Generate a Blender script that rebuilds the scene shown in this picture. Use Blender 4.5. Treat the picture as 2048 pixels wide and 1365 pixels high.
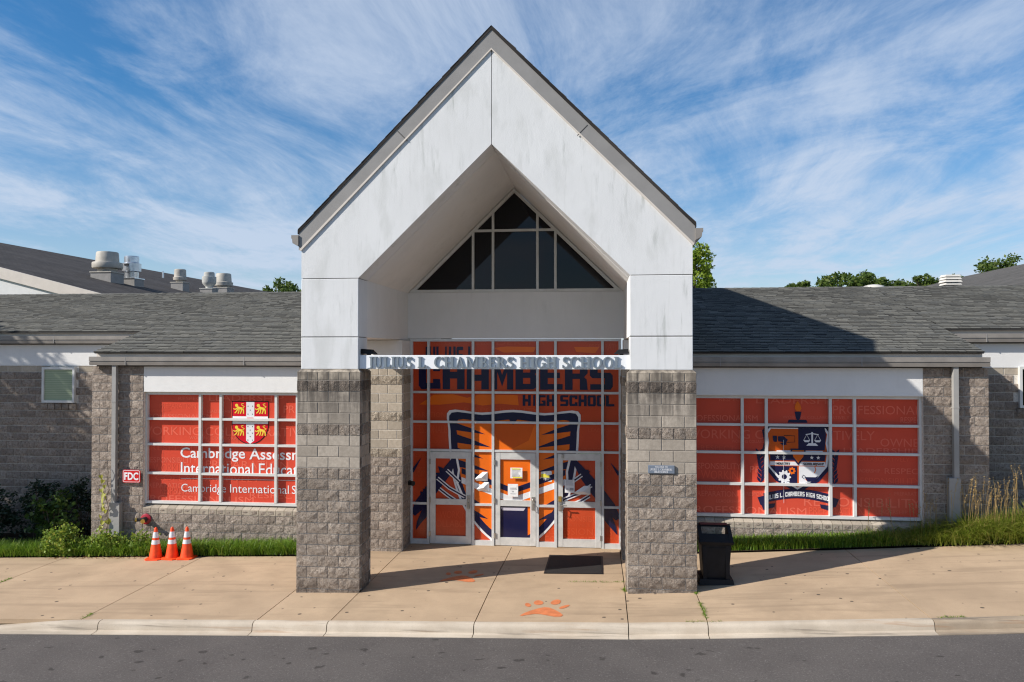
import bpy, bmesh, math, random
import numpy as np
from mathutils import Vector, Matrix
random.seed(7); NR = np.random.default_rng(11)
R = math.radians
S = bpy.context.scene
COL = S.collection
for o in list(bpy.data.objects): bpy.data.objects.remove(o)

# ------------------------------------------------------------------ camera
cam_d = bpy.data.cameras.new('camera'); cam = bpy.data.objects.new('camera', cam_d); COL.objects.link(cam)
cam_d.sensor_width = 36.0; cam_d.lens = 1558.12/2048*36.0; cam_d.clip_end = 3000; cam_d.clip_start = .1
cam.location = (0, -14.008, 4.460)
cam.rotation_euler = (R(90)+0.0149, 0, 0.1129)
S.camera = cam
S.render.resolution_x = 1024; S.render.resolution_y = 682

# ------------------------------------------------------------------ light
SUN = Vector((-1.0, -0.495, 0.715)).normalized()      # towards the sun
el = math.asin(SUN.z); az = math.atan2(SUN.x, SUN.y)  # azimuth clockwise from +Y
sl = bpy.data.lights.new('sun', 'SUN'); sun = bpy.data.objects.new('sun', sl); COL.objects.link(sun)
sl.energy = 4.6; sl.angle = R(0.53); sl.color = (1.0, .94, .85)
sun.rotation_euler = (-SUN).to_track_quat('-Z', 'Y').to_euler()
sun.location = (-30, -20, 30)

W = bpy.data.worlds.new('World'); S.world = W; W.use_nodes = True
nt = W.node_tree; nt.nodes.clear()
def wn(t, **k):
    n = nt.nodes.new(t)
    for a, b in k.items(): setattr(n, a, b)
    return n
out = wn('ShaderNodeOutputWorld'); bg = wn('ShaderNodeBackground')
sky = wn('ShaderNodeTexSky', sky_type='NISHITA', sun_disc=False, sun_elevation=el, sun_rotation=az % (2*math.pi),
         altitude=200, air_density=1.0, dust_density=0.5, ozone_density=3.0)
tc = wn('ShaderNodeTexCoord'); sp = wn('ShaderNodeSeparateXYZ'); nt.links.new(tc.outputs['Generated'], sp.inputs[0])
def wm(op, a, b=None):
    n = wn('ShaderNodeMath', operation=op)
    for i, v in enumerate((a, b)):
        if v is None: continue
        if isinstance(v, (int, float)): n.inputs[i].default_value = v
        else: nt.links.new(v, n.inputs[i])
    return n.outputs[0]
zz = wm('ADD', wm('MAXIMUM', sp.outputs[2], 0.0), 0.10)
px = wm('DIVIDE', sp.outputs[0], zz); py = wm('DIVIDE', sp.outputs[1], zz)
cb = wn('ShaderNodeCombineXYZ'); nt.links.new(px, cb.inputs[0]); nt.links.new(py, cb.inputs[1])
def wnoise(scale, detail, rough, dist, mapscale, loc=(0,0,0), rot=0):
    mp = wn('ShaderNodeMapping'); mp.inputs['Scale'].default_value = mapscale; mp.inputs['Location'].default_value = loc
    mp.inputs['Rotation'].default_value = (0, 0, rot)
    nt.links.new(cb.outputs[0], mp.inputs[0])
    n = wn('ShaderNodeTexNoise'); n.inputs['Scale'].default_value = scale; n.inputs['Detail'].default_value = detail
    n.inputs['Roughness'].default_value = rough; n.inputs['Distortion'].default_value = dist
    nt.links.new(mp.outputs[0], n.inputs['Vector']); return n.outputs['Fac']
wrp = wn('ShaderNodeTexNoise'); wrp.inputs['Scale'].default_value = .55; wrp.inputs['Detail'].default_value = 2; nt.links.new(cb.outputs[0], wrp.inputs['Vector'])
wv = wn('ShaderNodeVectorMath', operation='MULTIPLY_ADD'); nt.links.new(wrp.outputs['Color'], wv.inputs[0]); wv.inputs[1].default_value = (.55, 1.3, 0); nt.links.new(cb.outputs[0], wv.inputs[2])
plain_cb = cb; cb = wv
n1 = wnoise(.70, 10, .60, .9, (1.0, .80, 1), (3.3, 5.1, 0), R(14))          # cloud fields
n2 = wnoise(2.0, 12, .68, .7, (1.1, .46, 1), (7.7, 1.4, 0), R(24))           # drawn-out wisps
n3 = wnoise(6.5, 8, .75, .3, (1.2, .34, 1), (1.7, 8.4, 0), R(10))            # fine fibres
mixn = wm('ADD', wm('ADD', wm('MULTIPLY', n1, .60), wm('MULTIPLY', n2, .34)), wm('MULTIPLY', n3, .12))
mr = wn('ShaderNodeMapRange', interpolation_type='SMOOTHSTEP'); nt.links.new(mixn, mr.inputs[0])
mr.inputs[1].default_value = .43; mr.inputs[2].default_value = .67; mr.inputs[3].default_value = 0.10; mr.inputs[4].default_value = .84
# thin haze towards the horizon
hz = wn('ShaderNodeMapRange'); nt.links.new(sp.outputs[2], hz.inputs[0])
hz.inputs[1].default_value = 0.0; hz.inputs[2].default_value = .30; hz.inputs[3].default_value = .42; hz.inputs[4].default_value = 0.0
cl = wm('MINIMUM', wm('ADD', mr.outputs[0], hz.outputs[0]), .88)
sat = wn('ShaderNodeHueSaturation'); sat.inputs['Saturation'].default_value = 1.5; sat.inputs['Value'].default_value = 1.0
nt.links.new(sky.outputs[0], sat.inputs['Color'])
mx = wn('ShaderNodeMixRGB'); nt.links.new(cl, mx.inputs[0]); nt.links.new(sat.outputs[0], mx.inputs[1])
mx.inputs[2].default_value = (4.9, 5.7, 7.0, 1)
nt.links.new(mx.outputs[0], bg.inputs[0]); bg.inputs[1].default_value = .085
nt.links.new(bg.outputs[0], out.inputs[0])

vs = S.view_settings; vs.view_transform = 'Standard'; vs.look = 'None'; vs.exposure = 0.5; vs.gamma = 1.0; vs.use_curve_mapping = False
S.render.engine = 'CYCLES'
S.cycles.use_denoising = True; S.cycles.denoising_prefilter = 'ACCURATE'; S.cycles.filter_width = 1.2
S.cycles.max_bounces = 6; S.cycles.diffuse_bounces = 3; S.cycles.transparent_max_bounces = 8

# ------------------------------------------------------------------ materials
MATS = {}
class NT:
    def __init__(s, name):
        s.m = bpy.data.materials.new(name); s.m.use_nodes = True; s.t = s.m.node_tree; s.t.nodes.clear()
        s.o = s.n('ShaderNodeOutputMaterial'); s.b = s.n('ShaderNodeBsdfPrincipled'); s.l(s.b.outputs[0], s.o.inputs[0])
        MATS[name] = s.m
    def n(s, t, **k):
        n = s.t.nodes.new(t)
        for a, b in k.items(): setattr(n, a, b)
        return n
    def l(s, a, b): s.t.links.new(a, b)
    def val(s, sock, v):
        if isinstance(v, (int, float)): sock.default_value = v
        elif isinstance(v, tuple): sock.default_value = v if len(v) == 4 else v+(1,)
        else: s.l(v, sock)
    def math(s, op, a, b=0.0, clamp=False):
        n = s.n('ShaderNodeMath', operation=op); n.use_clamp = clamp; s.val(n.inputs[0], a); s.val(n.inputs[1], b); return n.outputs[0]
    def mix(s, f, a, b, mode='MIX'):
        n = s.n('ShaderNodeMixRGB', blend_type=mode); s.val(n.inputs[0], f); s.val(n.inputs[1], a); s.val(n.inputs[2], b); return n.outputs[0]
    def pos(s):
        return s.n('ShaderNodeNewGeometry').outputs['Position']
    def obj(s):
        return s.n('ShaderNodeTexCoord').outputs['Object']
    def xyz(s, v):
        n = s.n('ShaderNodeSeparateXYZ'); s.l(v, n.inputs[0]); return n.outputs
    def noise(s, vec, scale, detail=4, rough=.55, dist=0, mscale=(1,1,1)):
        mp = s.n('ShaderNodeMapping'); mp.inputs['Scale'].default_value = mscale; s.l(vec, mp.inputs[0])
        n = s.n('ShaderNodeTexNoise'); n.inputs['Scale'].default_value = scale; n.inputs['Detail'].default_value = detail
        n.inputs['Roughness'].default_value = rough; n.inputs['Distortion'].default_value = dist
        s.l(mp.outputs[0], n.inputs['Vector']); return n.outputs['Fac']
    def ramp(s, f, lo, hi, a=0.0, b=1.0):
        n = s.n('ShaderNodeMapRange', interpolation_type='SMOOTHSTEP'); s.l(f, n.inputs[0])
        for i, v in enumerate((lo, hi, a, b)): n.inputs[i+1].default_value = v
        return n.outputs[0]
    def bump(s, h, strength, dist):
        n = s.n('ShaderNodeBump'); n.inputs['Strength'].default_value = strength; n.inputs['Distance'].default_value = dist
        s.l(h, n.inputs['Height']); s.l(n.outputs[0], s.b.inputs['Normal'])
    def rnd(s): return s.n('ShaderNodeObjectInfo').outputs['Random']
    def island(s): return s.n('ShaderNodeNewGeometry').outputs['Random Per Island']
    def set(s, color=None, rough=None, metal=None, spec=None):
        if color is not None: s.val(s.b.inputs['Base Color'], color)
        if rough is not None: s.val(s.b.inputs['Roughness'], rough)
        if metal is not None: s.val(s.b.inputs['Metallic'], metal)
        if spec is not None: s.val(s.b.inputs['Specular IOR Level'], spec)
        return s.m
def plain(name, c, rough=.6, metal=0, spec=.5, var=.12, vscale=6, bump=0):
    m = NT(name); p = m.pos()
    f = m.noise(p, vscale, 5, .6)
    col = m.mix(m.ramp(f, .3, .7), tuple(x*(1-var) for x in c), tuple(min(1, x*(1+var)) for x in c))
    if bump: m.bump(m.noise(p, 90, 3, .6), bump, .004)
    return m.set(col, rough, metal, spec)

def stucco(name, base, stain):
    m = NT(name); p = m.pos()
    big = m.noise(p, .9, 5, .6)
    c = m.mix(m.ramp(big, .35, .7), tuple(x*.95 for x in base), base)
    if stain:
        st = m.noise(p, 2.2, 6, .62, .25, (2.6, 1, .34))
        st2 = m.noise(p, .45, 3, .5)
        f = m.math('MULTIPLY', m.ramp(st, .53, .74), m.ramp(st2, .42, .62))
        c = m.mix(m.math('MULTIPLY', f, .75*stain), c, (.34, .36, .34))
        fine = m.noise(p, 5.5, 5, .6, .1, (3, 1, .25))
        c = m.mix(m.math('MULTIPLY', m.ramp(fine, .50, .8), .22*stain), c, (.45, .46, .44))
        soft = m.noise(p, 1.5, 5, .6, .3, (1.6, 1, .55)); c = m.mix(m.math('MULTIPLY', m.ramp(soft, .48, .72), .34*stain), c, (.44, .45, .43))
    h = m.math('ADD', m.noise(p, 55, 4, .65), m.math('MULTIPLY', m.noise(p, 9, 3, .5), .7))
    m.bump(h, .5, .007)
    return m.set(c, .85, 0, .25)
stucco('white_stucco', (.71, .715, .72), 1.0)
stucco('white_stucco_clean', (.74, .735, .725), .25)

def block_mat(name, a, b, rough_face, stain=0, bottom=0):
    m = NT(name); p = m.pos(); r = m.rnd()
    f = m.noise(p, 14, 6, .65)
    c = m.mix(m.ramp(f, .3, .72), a, b)
    sp_ = m.noise(p, 24 if rough_face else 40, 4, .8)
    c = m.mix(m.ramp(sp_, .52, .68, 0, .85 if rough_face else .25), c, tuple(x*.28 for x in a))
    c = m.mix(m.ramp(sp_, .30, .46, .65 if rough_face else .12, 0), c, (.62, .56, .49))
    c = m.mix(m.math('MULTIPLY', r, .50), c, tuple(x*.55 for x in a))
    z = m.xyz(p)[2]
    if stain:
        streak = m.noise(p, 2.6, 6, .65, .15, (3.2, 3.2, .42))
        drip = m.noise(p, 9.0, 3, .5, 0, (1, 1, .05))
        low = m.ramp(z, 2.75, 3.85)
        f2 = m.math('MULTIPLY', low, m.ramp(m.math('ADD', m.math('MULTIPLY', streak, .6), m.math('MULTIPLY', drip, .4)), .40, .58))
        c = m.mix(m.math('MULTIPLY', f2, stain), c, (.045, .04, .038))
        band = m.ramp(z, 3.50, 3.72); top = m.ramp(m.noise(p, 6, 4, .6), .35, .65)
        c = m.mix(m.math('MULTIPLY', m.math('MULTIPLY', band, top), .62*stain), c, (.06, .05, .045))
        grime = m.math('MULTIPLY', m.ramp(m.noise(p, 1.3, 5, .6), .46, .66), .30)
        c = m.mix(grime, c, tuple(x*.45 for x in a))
    if bottom:
        g = m.math('SUBTRACT', z, m.math('MULTIPLY', m.xyz(p)[0], .033))
        f3 = m.math('MULTIPLY', m.ramp(g, .22, .62, 1, 0), m.ramp(m.noise(p, 5, 4, .6), .3, .6))
        c = m.mix(m.math('MULTIPLY', f3, .55), c, (.07, .05, .04))
    if rough_face:
        h = m.math('ADD', m.noise(p, 19, 5, .8), m.math('MULTIPLY', m.noise(p, 45, 3, .7), .4))
        m.bump(h, 1.0, .06)
    else:
        m.bump(m.noise(p, 110, 3, .7), .35, .004)
    return m.set(c, .92, 0, .2)
WARM_A, WARM_B = (.31, .25, .21), (.51, .435, .37)
block_mat('split_block', WARM_A, WARM_B, True)
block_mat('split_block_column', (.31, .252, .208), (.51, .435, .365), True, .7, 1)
block_mat('split_block_tan', (.36, .30, .235), (.58, .50, .40), True)
block_mat('smooth_block', (.33, .29, .245), (.44, .39, .335), False)
block_mat('smooth_block_tan', (.40, .345, .275), (.50, .435, .355), False)
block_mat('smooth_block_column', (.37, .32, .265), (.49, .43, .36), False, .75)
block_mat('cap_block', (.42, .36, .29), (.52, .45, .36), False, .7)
plain('mortar', (.62, .58, .52), .95, 0, .1, .18, 20)
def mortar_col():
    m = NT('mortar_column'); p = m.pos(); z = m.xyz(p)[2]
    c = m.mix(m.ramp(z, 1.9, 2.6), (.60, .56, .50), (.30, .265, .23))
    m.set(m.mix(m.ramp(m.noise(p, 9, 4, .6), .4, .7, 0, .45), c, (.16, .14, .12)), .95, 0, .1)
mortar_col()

def shingle(name, a, b, c3):
    m = NT(name); p = m.pos(); r = m.island()
    col = m.mix(r, a, b)
    r2 = m.math('FRACT', m.math('MULTIPLY', r, 17.31))
    col = m.mix(m.ramp(r2, .6, 1.0, 0, .65), col, c3)
    gr = m.noise(p, 120, 2, .7); col = m.mix(m.ramp(gr, .3, .75, 0, .5), col, tuple(x*.45 for x in a))
    big = m.noise(p, .7, 4, .6); col = m.mix(m.ramp(big, .35, .7, 0, .22), col, tuple(x*.6 for x in a))
    m.bump(gr, .5, .004)
    return m.set(col, .95, 0, .15)
shingle('shingle_grey', (.150, .150, .138), (.198, .192, .170), (.120, .124, .122))
shingle('shingle_butt', (.032, .032, .031), (.055, .054, .05), (.024, .024, .025))
def shingle_far(name, a, b):
    m = NT(name); p = m.obj()
    br = m.n('ShaderNodeTexBrick'); br.offset = .5; br.inputs['Scale'].default_value = 1.0
    br.inputs['Brick Width'].default_value = .33; br.inputs['Row Height'].default_value = .145; br.inputs['Mortar Size'].default_value = .012
    br.inputs['Color1'].default_value = a+(1,); br.inputs['Color2'].default_value = b+(1,); br.inputs['Mortar'].default_value = tuple(x*.45 for x in a)+(1,)
    m.l(p, br.inputs['Vector'])
    f = m.noise(p, 2.6, 6, .7, 0, (.5, 3, 1)); c = m.mix(m.ramp(f, .3, .75, 0, .55), br.outputs['Color'], tuple(x*.5 for x in a))
    c = m.mix(m.ramp(m.noise(p, .5, 4, .6), .35, .7, 0, .3), c, tuple(min(1, x*1.4) for x in b))
    m.bump(br.outputs['Fac'], -.6, .01)
    return m.set(c, .95, 0, .15)
shingle_far('shingle_dark', (.052, .047, .046), (.085, .077, .073))
shingle_far('shingle_brown', (.085, .079, .073), (.125, .117, .107))

plain('trim_taupe', (.262, .252, .244), .5, 0, .4, .07, 2)
plain('gutter_taupe', (.245, .225, .205), .45, 0, .4, .12, 3)
plain('downspout_grey', (.30, .295, .285), .5, 0, .4, .08, 3)
plain('trim_cream', (.62, .56, .50), .6, 0, .3, .05, 3)
plain('frame_white', (.62, .62, .60), .45, 0, .4, .05, 4)
plain('frame_silver', (.62, .635, .64), .38, .15, .5, .08, 5)
plain('door_alu', (.60, .60, .585), .42, .15, .5, .10, 5)
plain('steel', (.42, .40, .37), .32, .7, .5, .12, 8)
plain('dark_metal', (.05, .045, .042), .5, .2, .4, .2, 8)
plain('black_plastic', (.010, .010, .012), .6, 0, .25, .25, 6)
plain('maroon_plastic', (.06, .018, .02), .4, 0, .5, .2, 6)
def vinyl(name, c, rough=.32, var=.06):
    m = NT(name); p = m.pos()
    f = m.noise(p, 1.1, 4, .6)
    col = m.mix(m.ramp(f, .3, .7), tuple(x*(1-var) for x in c), tuple(min(1, x*(1+var)) for x in c))
    col = m.mix(m.math('MULTIPLY', m.rnd(), .22), col, tuple(x*.62 for x in c))
    m.bump(m.noise(p, 3.0, 2, .5), .05, .01)
    return m.set(col, .16, 0, .38)
vinyl('vinyl_red', (.62, .072, .040)); vinyl('vinyl_red_pale', (.73, .135, .085)); vinyl('vinyl_red_faint', (.72, .098, .052))
vinyl('vinyl_entry', (.56, .068, .022)); vinyl('vinyl_entry_pale', (.60, .088, .032)); vinyl('vinyl_orange', (.80, .155, .012)); vinyl('vinyl_orange_dark', (.62, .10, .010))
vinyl('vinyl_navy', (.012, .013, .055)); vinyl('vinyl_white', (.78, .78, .80)); vinyl('vinyl_lilac', (.60, .57, .66)); vinyl('vinyl_crimson', (.60, .01, .025)); vinyl('vinyl_yellow', (.85, .62, .07)); vinyl('vinyl_black', (.012, .012, .016))
m = NT('dark_glass'); m.set((.004, .005, .008), .03, 0, .30)
m = NT('green_blind_glass'); p = m.pos(); sl_ = m.n('ShaderNodeTexWave', wave_type='BANDS', bands_direction='Z'); sl_.inputs['Scale'].default_value = 6.5
m.l(p, sl_.inputs[0]); m.set(m.mix(m.ramp(sl_.outputs['Fac'], .2, .8), (.24, .30, .20), (.33, .39, .27)), .3, 0, .3)
plain('sign_white', (.80, .81, .83), .45, 0, .4, .03, 3)
plain('letter_grey', (.19, .225, .255), .4, 0, .4, .05, 6)
plain('plaque_grey', (.16, .19, .24), .5, 0, .4, .06, 6)
plain('sign_red', (.55, .012, .014), .4, 0, .4, .05, 6)
plain('fire_red', (.36, .012, .03), .35, 0, .5, .12, 9)
plain('brass', (.58, .40, .10), .3, .8, .5, .15, 20)
plain('cone_orange', (.90, .075, .012), .5, 0, .35, .16, 7)
plain('cone_band', (.70, .71, .74), .35, .1, .5, .05, 12)
plain('paper_white', (.82, .82, .83), .75, 0, .2, .03, 9)
plain('paper_ink', (.35, .35, .37), .8, 0, .2, .1, 30)
plain('paper_yellow', (.82, .72, .08), .75, 0, .2, .04, 9)
plain('vent_tan', (.40, .375, .33), .6, 0, .3, .12, 3)
plain('vent_grey', (.42, .42, .40), .6, 0, .3, .12, 3)
plain('curb_grey', (.26, .25, .24), .7, 0, .3, .1, 3)
plain('galvanised', (.62, .64, .66), .28, .85, .5, .12, 4)
plain('louvre_white', (.55, .53, .49), .6, 0, .3, .05, 3)
def mat_rubber():
    m = NT('rubber_mat'); p = m.obj()
    ck = m.n('ShaderNodeTexChecker'); ck.inputs['Scale'].default_value = 36; m.l(p, ck.inputs[0])
    c = m.mix(ck.outputs['Fac'], (.016, .015, .015), (.032, .03, .03))
    c = m.mix(m.ramp(m.noise(p, 60, 2, .6), .68, .8, 0, .5), c, (.3, .28, .25)); m.bump(ck.outputs['Fac'], .6, .006); m.set(c, .85, 0, .25)
mat_rubber()
def concrete(name, base, warm, kerb=False):
    m = NT(name); p = m.pos()
    f = m.noise(p, 1.2, 6, .62); c = m.mix(m.ramp(f, .3, .72), base, warm)
    c = m.mix(m.ramp(m.noise(p, .55, 5, .65, .4), .46, .70, 0, .34), c, tuple(x*.62 for x in base))
    c = m.mix(m.math('MULTIPLY', m.rnd(), .24), c, tuple(x*.72 for x in base))
    streak = m.noise(p, 1.5, 5, .6, .4, (.22, 2.2, 1)); c = m.mix(m.ramp(streak, .50, .70, 0, .42), c, tuple(x*.55 for x in base))
    sp_ = m.noise(p, 55, 3, .7); c = m.mix(m.ramp(sp_, .45, .8, 0, .25), c, tuple(x*.55 for x in base))
    vo = m.n('ShaderNodeTexVoronoi'); vo.inputs['Scale'].default_value = 4.2 if not kerb else 1.0; m.l(p, vo.inputs['Vector'])
    thr = m.noise(p, 2.3, 2, .5)
    spot = m.ramp(m.math('SUBTRACT', vo.outputs['Distance'], m.math('MULTIPLY', m.ramp(thr, .40, .64), .15)), -.02, .010, .85, 0)
    if not kerb: c = m.mix(spot, c, (.05, .04, .035))
    else:
        sc = m.noise(p, 1.6, 6, .62, .3, (.22, 5, 7)); c = m.mix(m.ramp(sc, .53, .68, 0, .62), c, (.10, .088, .075))
        rs = m.noise(p, 1.4, 4, .6, 0, (.3, 3, 5)); c = m.mix(m.ramp(rs, .58, .7, 0, .45), c, (.30, .16, .08))
    m.bump(m.math('ADD', sp_, m.noise(p, 160, 2, .6)), .35, .004)
    return m.set(c, .9, 0, .2)
concrete('concrete', (.43, .315, .21), (.51, .375, .25))
concrete('concrete_kerb', (.47, .395, .31), (.58, .505, .41), True)
concrete('concrete_kerb_old', (.32, .25, .18), (.43, .35, .26), True)
def asphalt():
    m = NT('asphalt'); p = m.pos()
    f = m.noise(p, .8, 5, .6); c = m.mix(m.ramp(f, .3, .7), (.084, .075, .071), (.104, .093, .087))
    g = m.noise(p, 38, 4, .85); c = m.mix(m.ramp(g, .54, .72, 0, .75), c, (.26, .24, .23)); c = m.mix(m.ramp(g, .28, .46, .75, 0), c, (.03, .028, .028))
    vo = m.n('ShaderNodeTexVoronoi'); vo.inputs['Scale'].default_value = 3.4
    mp = m.n('ShaderNodeMapping'); mp.inputs['Scale'].default_value = (.7, 1.0, 1); m.l(p, mp.inputs[0])
    wv = m.n('ShaderNodeTexNoise'); wv.inputs['Scale'].default_value = 5; wv.inputs['Detail'].default_value = 3; m.l(p, wv.inputs['Vector'])
    ad = m.n('ShaderNodeVectorMath', operation='ADD'); sc = m.n('ShaderNodeVectorMath', operation='SCALE'); sc.inputs['Scale'].default_value = .22
    m.l(wv.outputs['Color'], sc.inputs[0]); m.l(mp.outputs[0], ad.inputs[0]); m.l(sc.outputs[0], ad.inputs[1]); m.l(ad.outputs[0], vo.inputs['Vector'])
    y = m.xyz(p)[1]
    lane = m.math('MULTIPLY', m.ramp(y, -2.35, -1.95, 1, 0), m.ramp(y, -3.5, -2.8))
    size = m.math('MULTIPLY', m.math('ADD', m.math('MULTIPLY', lane, .85), .1), m.ramp(m.noise(p, 1.7, 3, .6), .38, .62))
    d = m.math('SUBTRACT', vo.outputs['Distance'], m.math('MULTIPLY', size, .24))
    c = m.mix(m.ramp(d, -.06, .03, .62, 0), c, (.022, .019, .018))
    vs2 = m.n('ShaderNodeTexVoronoi'); vs2.inputs['Scale'].default_value = 5.5; m.l(ad.outputs[0], vs2.inputs['Vector'])
    d2 = m.math('SUBTRACT', vs2.outputs['Distance'], m.math('MULTIPLY', m.ramp(m.noise(p, 2.6, 3, .6), .48, .70), .26))
    c = m.mix(m.ramp(d2, -.05, .03, .6, 0), c, (.025, .022, .02))
    m.bump(g, .6, .006); m.set(c, .92, 0, .25)
asphalt()
plain('paw_paint', (.58, .185, .075), .85, 0, .2, .13, 9)
plain('soil', (.045, .032, .022), .95, 0, .1, .3, 14)
plain('joint_dark', (.035, .03, .026), .95, 0, .1, .3, 8)
plain('lawn', (.06, .085, .03), .95, 0, .1, .3, .6)
plain('bark', (.10, .075, .055), .9, 0, .2, .3, 9, .5)
def leaf(name, a, b, c3, trans=.35):
    m = NT(name); r = m.island(); col = m.mix(r, a, b); r2 = m.math('FRACT', m.math('MULTIPLY', r, 13.7)); col = m.mix(m.ramp(r2, .72, 1, 0, .8), col, c3)
    m.set(col, .5, 0, .35)
    tr = m.n('ShaderNodeBsdfTranslucent'); m.l(m.mix(.5, col, (.25, .35, .02), 'ADD') if False else col, tr.inputs[0])
    mxs = m.n('ShaderNodeMixShader'); mxs.inputs[0].default_value = trans; m.l(m.b.outputs[0], mxs.inputs[1]); m.l(tr.outputs[0], mxs.inputs[2]); m.l(mxs.outputs[0], m.o.inputs[0])
leaf('leaf_mid', (.045, .085, .015), (.085, .14, .025), (.13, .18, .03))
leaf('leaf_far', (.055, .105, .02), (.115, .165, .03), (.17, .21, .045), .45)
leaf('leaf_light', (.13, .21, .02), (.24, .33, .03), (.34, .40, .05), .45)
leaf('leaf_vine', (.12, .21, .028), (.28, .37, .055), (.46, .44, .08), .42)
leaf('leaf_dark', (.010, .024, .012), (.024, .045, .020), (.04, .075, .03), .15)
leaf('leaf_vine_dark', (.022, .055, .012), (.055, .105, .02), (.12, .17, .03), .3)
leaf('grass_lily', (.10, .20, .014), (.20, .33, .032), (.36, .43, .07), .42)
leaf('grass_dry', (.15, .24, .02), (.34, .38, .055), (.55, .46, .15), .4)
leaf('straw', (.36, .24, .09), (.50, .36, .16), (.30, .20, .09), .3)
leaf('litter', (.22, .09, .03), (.34, .19, .08), (.15, .07, .03), .1)
# ------------------------------------------------------------------ object helpers
WP = {}                                              # world origin of every object
def tag(o, label=None, cat=None, group=None, kind=None):
    if label: o['label'] = label
    if cat: o['category'] = cat
    if group: o['group'] = group
    if kind: o['kind'] = kind
    return o
def link(o, parent, w):
    COL.objects.link(o); w = Vector(w); WP[o.name] = w
    if parent is not None:
        o.parent = parent; o.location = w - WP[parent.name]
    else: o.location = w
    return o
def empty(name, loc, **k):
    o = bpy.data.objects.new(name, None); o.empty_display_size = .2; link(o, None, loc); tag(o, **k); return o
class MB:
    def __init__(s): s.v = []; s.f = []
    def add(s, vs, fs):
        b = len(s.v); s.v += [tuple(p) for p in vs]; s.f += [tuple(b+i for i in f) for f in fs]; return s
    def box(s, x0, x1, y0, y1, z0, z1):
        return s.add([(x0,y0,z0),(x1,y0,z0),(x1,y1,z0),(x0,y1,z0),(x0,y0,z1),(x1,y0,z1),(x1,y1,z1),(x0,y1,z1)],
                     [(0,3,2,1),(4,5,6,7),(0,1,5,4),(1,2,6,5),(2,3,7,6),(3,0,4,7)])
    def bbox(s, x0, x1, y0, y1, z0, z1, c=.006):          # box with chamfered front edges (front = -y)
        return s.add([(x0+c,y0,z0+c),(x1-c,y0,z0+c),(x1-c,y0,z1-c),(x0+c,y0,z1-c),(x0,y0+c,z0),(x1,y0+c,z0),(x1,y0+c,z1),(x0,y0+c,z1),(x0,y1,z0),(x1,y1,z0),(x1,y1,z1),(x0,y1,z1)],
                     [(0,1,2,3),(4,5,1,0),(5,6,2,1),(6,7,3,2),(7,4,0,3),(4,8,9,5),(5,9,10,6),(6,10,11,7),(7,11,8,4),(8,11,10,9)])
    def prism_y(s, poly, y0, y1):                          # poly: (x, z) counter-clockwise seen from -y
        n = len(poly); vs = [(x,y0,z) for x,z in poly]+[(x,y1,z) for x,z in poly]
        return s.add(vs, [tuple(range(n)), tuple(range(2*n-1,n-1,-1))]+[(i,n+i,n+(i+1)%n,(i+1)%n) for i in range(n)])
    def prism_x(s, poly, x0, x1):                          # poly: (y, z)
        n = len(poly); vs = [(x0,y,z) for y,z in poly]+[(x1,y,z) for y,z in poly]
        return s.add(vs, [tuple(range(n)), tuple(range(2*n-1,n-1,-1))]+[(i,n+i,n+(i+1)%n,(i+1)%n) for i in range(n)])
    def lathe(s, prof, c=(0,0,0), n=24, axis='z'):
        vs = []
        for r, h in prof:
            for i in range(n):
                a = 2*math.pi*i/n
                p = (r*math.cos(a), r*math.sin(a), h)
                if axis == 'y': p = (p[0], -p[2], p[1])
                if axis == 'x': p = (p[2], p[0], p[1])
                vs.append((p[0]+c[0], p[1]+c[1], p[2]+c[2]))
        fs = [(j*n+i, j*n+(i+1)%n, (j+1)*n+(i+1)%n, (j+1)*n+i) for j in range(len(prof)-1) for i in range(n)]
        fs += [tuple(range(n-1,-1,-1)), tuple((len(prof)-1)*n+i for i in range(n))]
        return s.add(vs, fs)
    def tube(s, pts, rad, n=8):
        pts = [Vector(p) for p in pts]; rs = rad if isinstance(rad, (list, tuple)) else [rad]*len(pts); vs = []
        for i, p in enumerate(pts):
            d = (pts[min(i+1,len(pts)-1)]-pts[max(i-1,0)]).normalized(); u = d.orthogonal().normalized() if i == 0 else (u-d*u.dot(d)).normalized(); w = d.cross(u)
            vs += [p+(u*math.cos(2*math.pi*k/n)+w*math.sin(2*math.pi*k/n))*rs[i] for k in range(n)]
        m = len(pts)
        return s.add(vs, [(j*n+i,j*n+(i+1)%n,(j+1)*n+(i+1)%n,(j+1)*n+i) for j in range(m-1) for i in range(n)]+[tuple(range(n-1,-1,-1)), tuple((m-1)*n+i for i in range(n))])
    def build(s, name, mat, parent=None, origin=None, smooth=False, fix=True):
        if origin is None:
            a = np.array(s.v); origin = ((a[:,0].min()+a[:,0].max())/2, (a[:,1].min()+a[:,1].max())/2, a[:,2].min())
        me = bpy.data.meshes.new(name); me.from_pydata([(x-origin[0], y-origin[1], z-origin[2]) for x,y,z in s.v], [], s.f)
        if fix:
            bm = bmesh.new(); bm.from_mesh(me); bmesh.ops.recalc_face_normals(bm, faces=bm.faces); bm.to_mesh(me); bm.free()
        me.materials.append(MATS[mat]); me.update()
        if smooth:
            for p in me.polygons: p.use_smooth = True
            try: me.set_sharp_from_angle(angle=R(35))
            except Exception: pass
        o = bpy.data.objects.new(name, me); return link(o, parent, origin)
def inst(name, mesh, parent, w, rz=0, scale=None):
    o = bpy.data.objects.new(name, mesh); link(o, parent, w); o.rotation_euler.z = rz
    if scale: o.scale = scale
    return o
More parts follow.
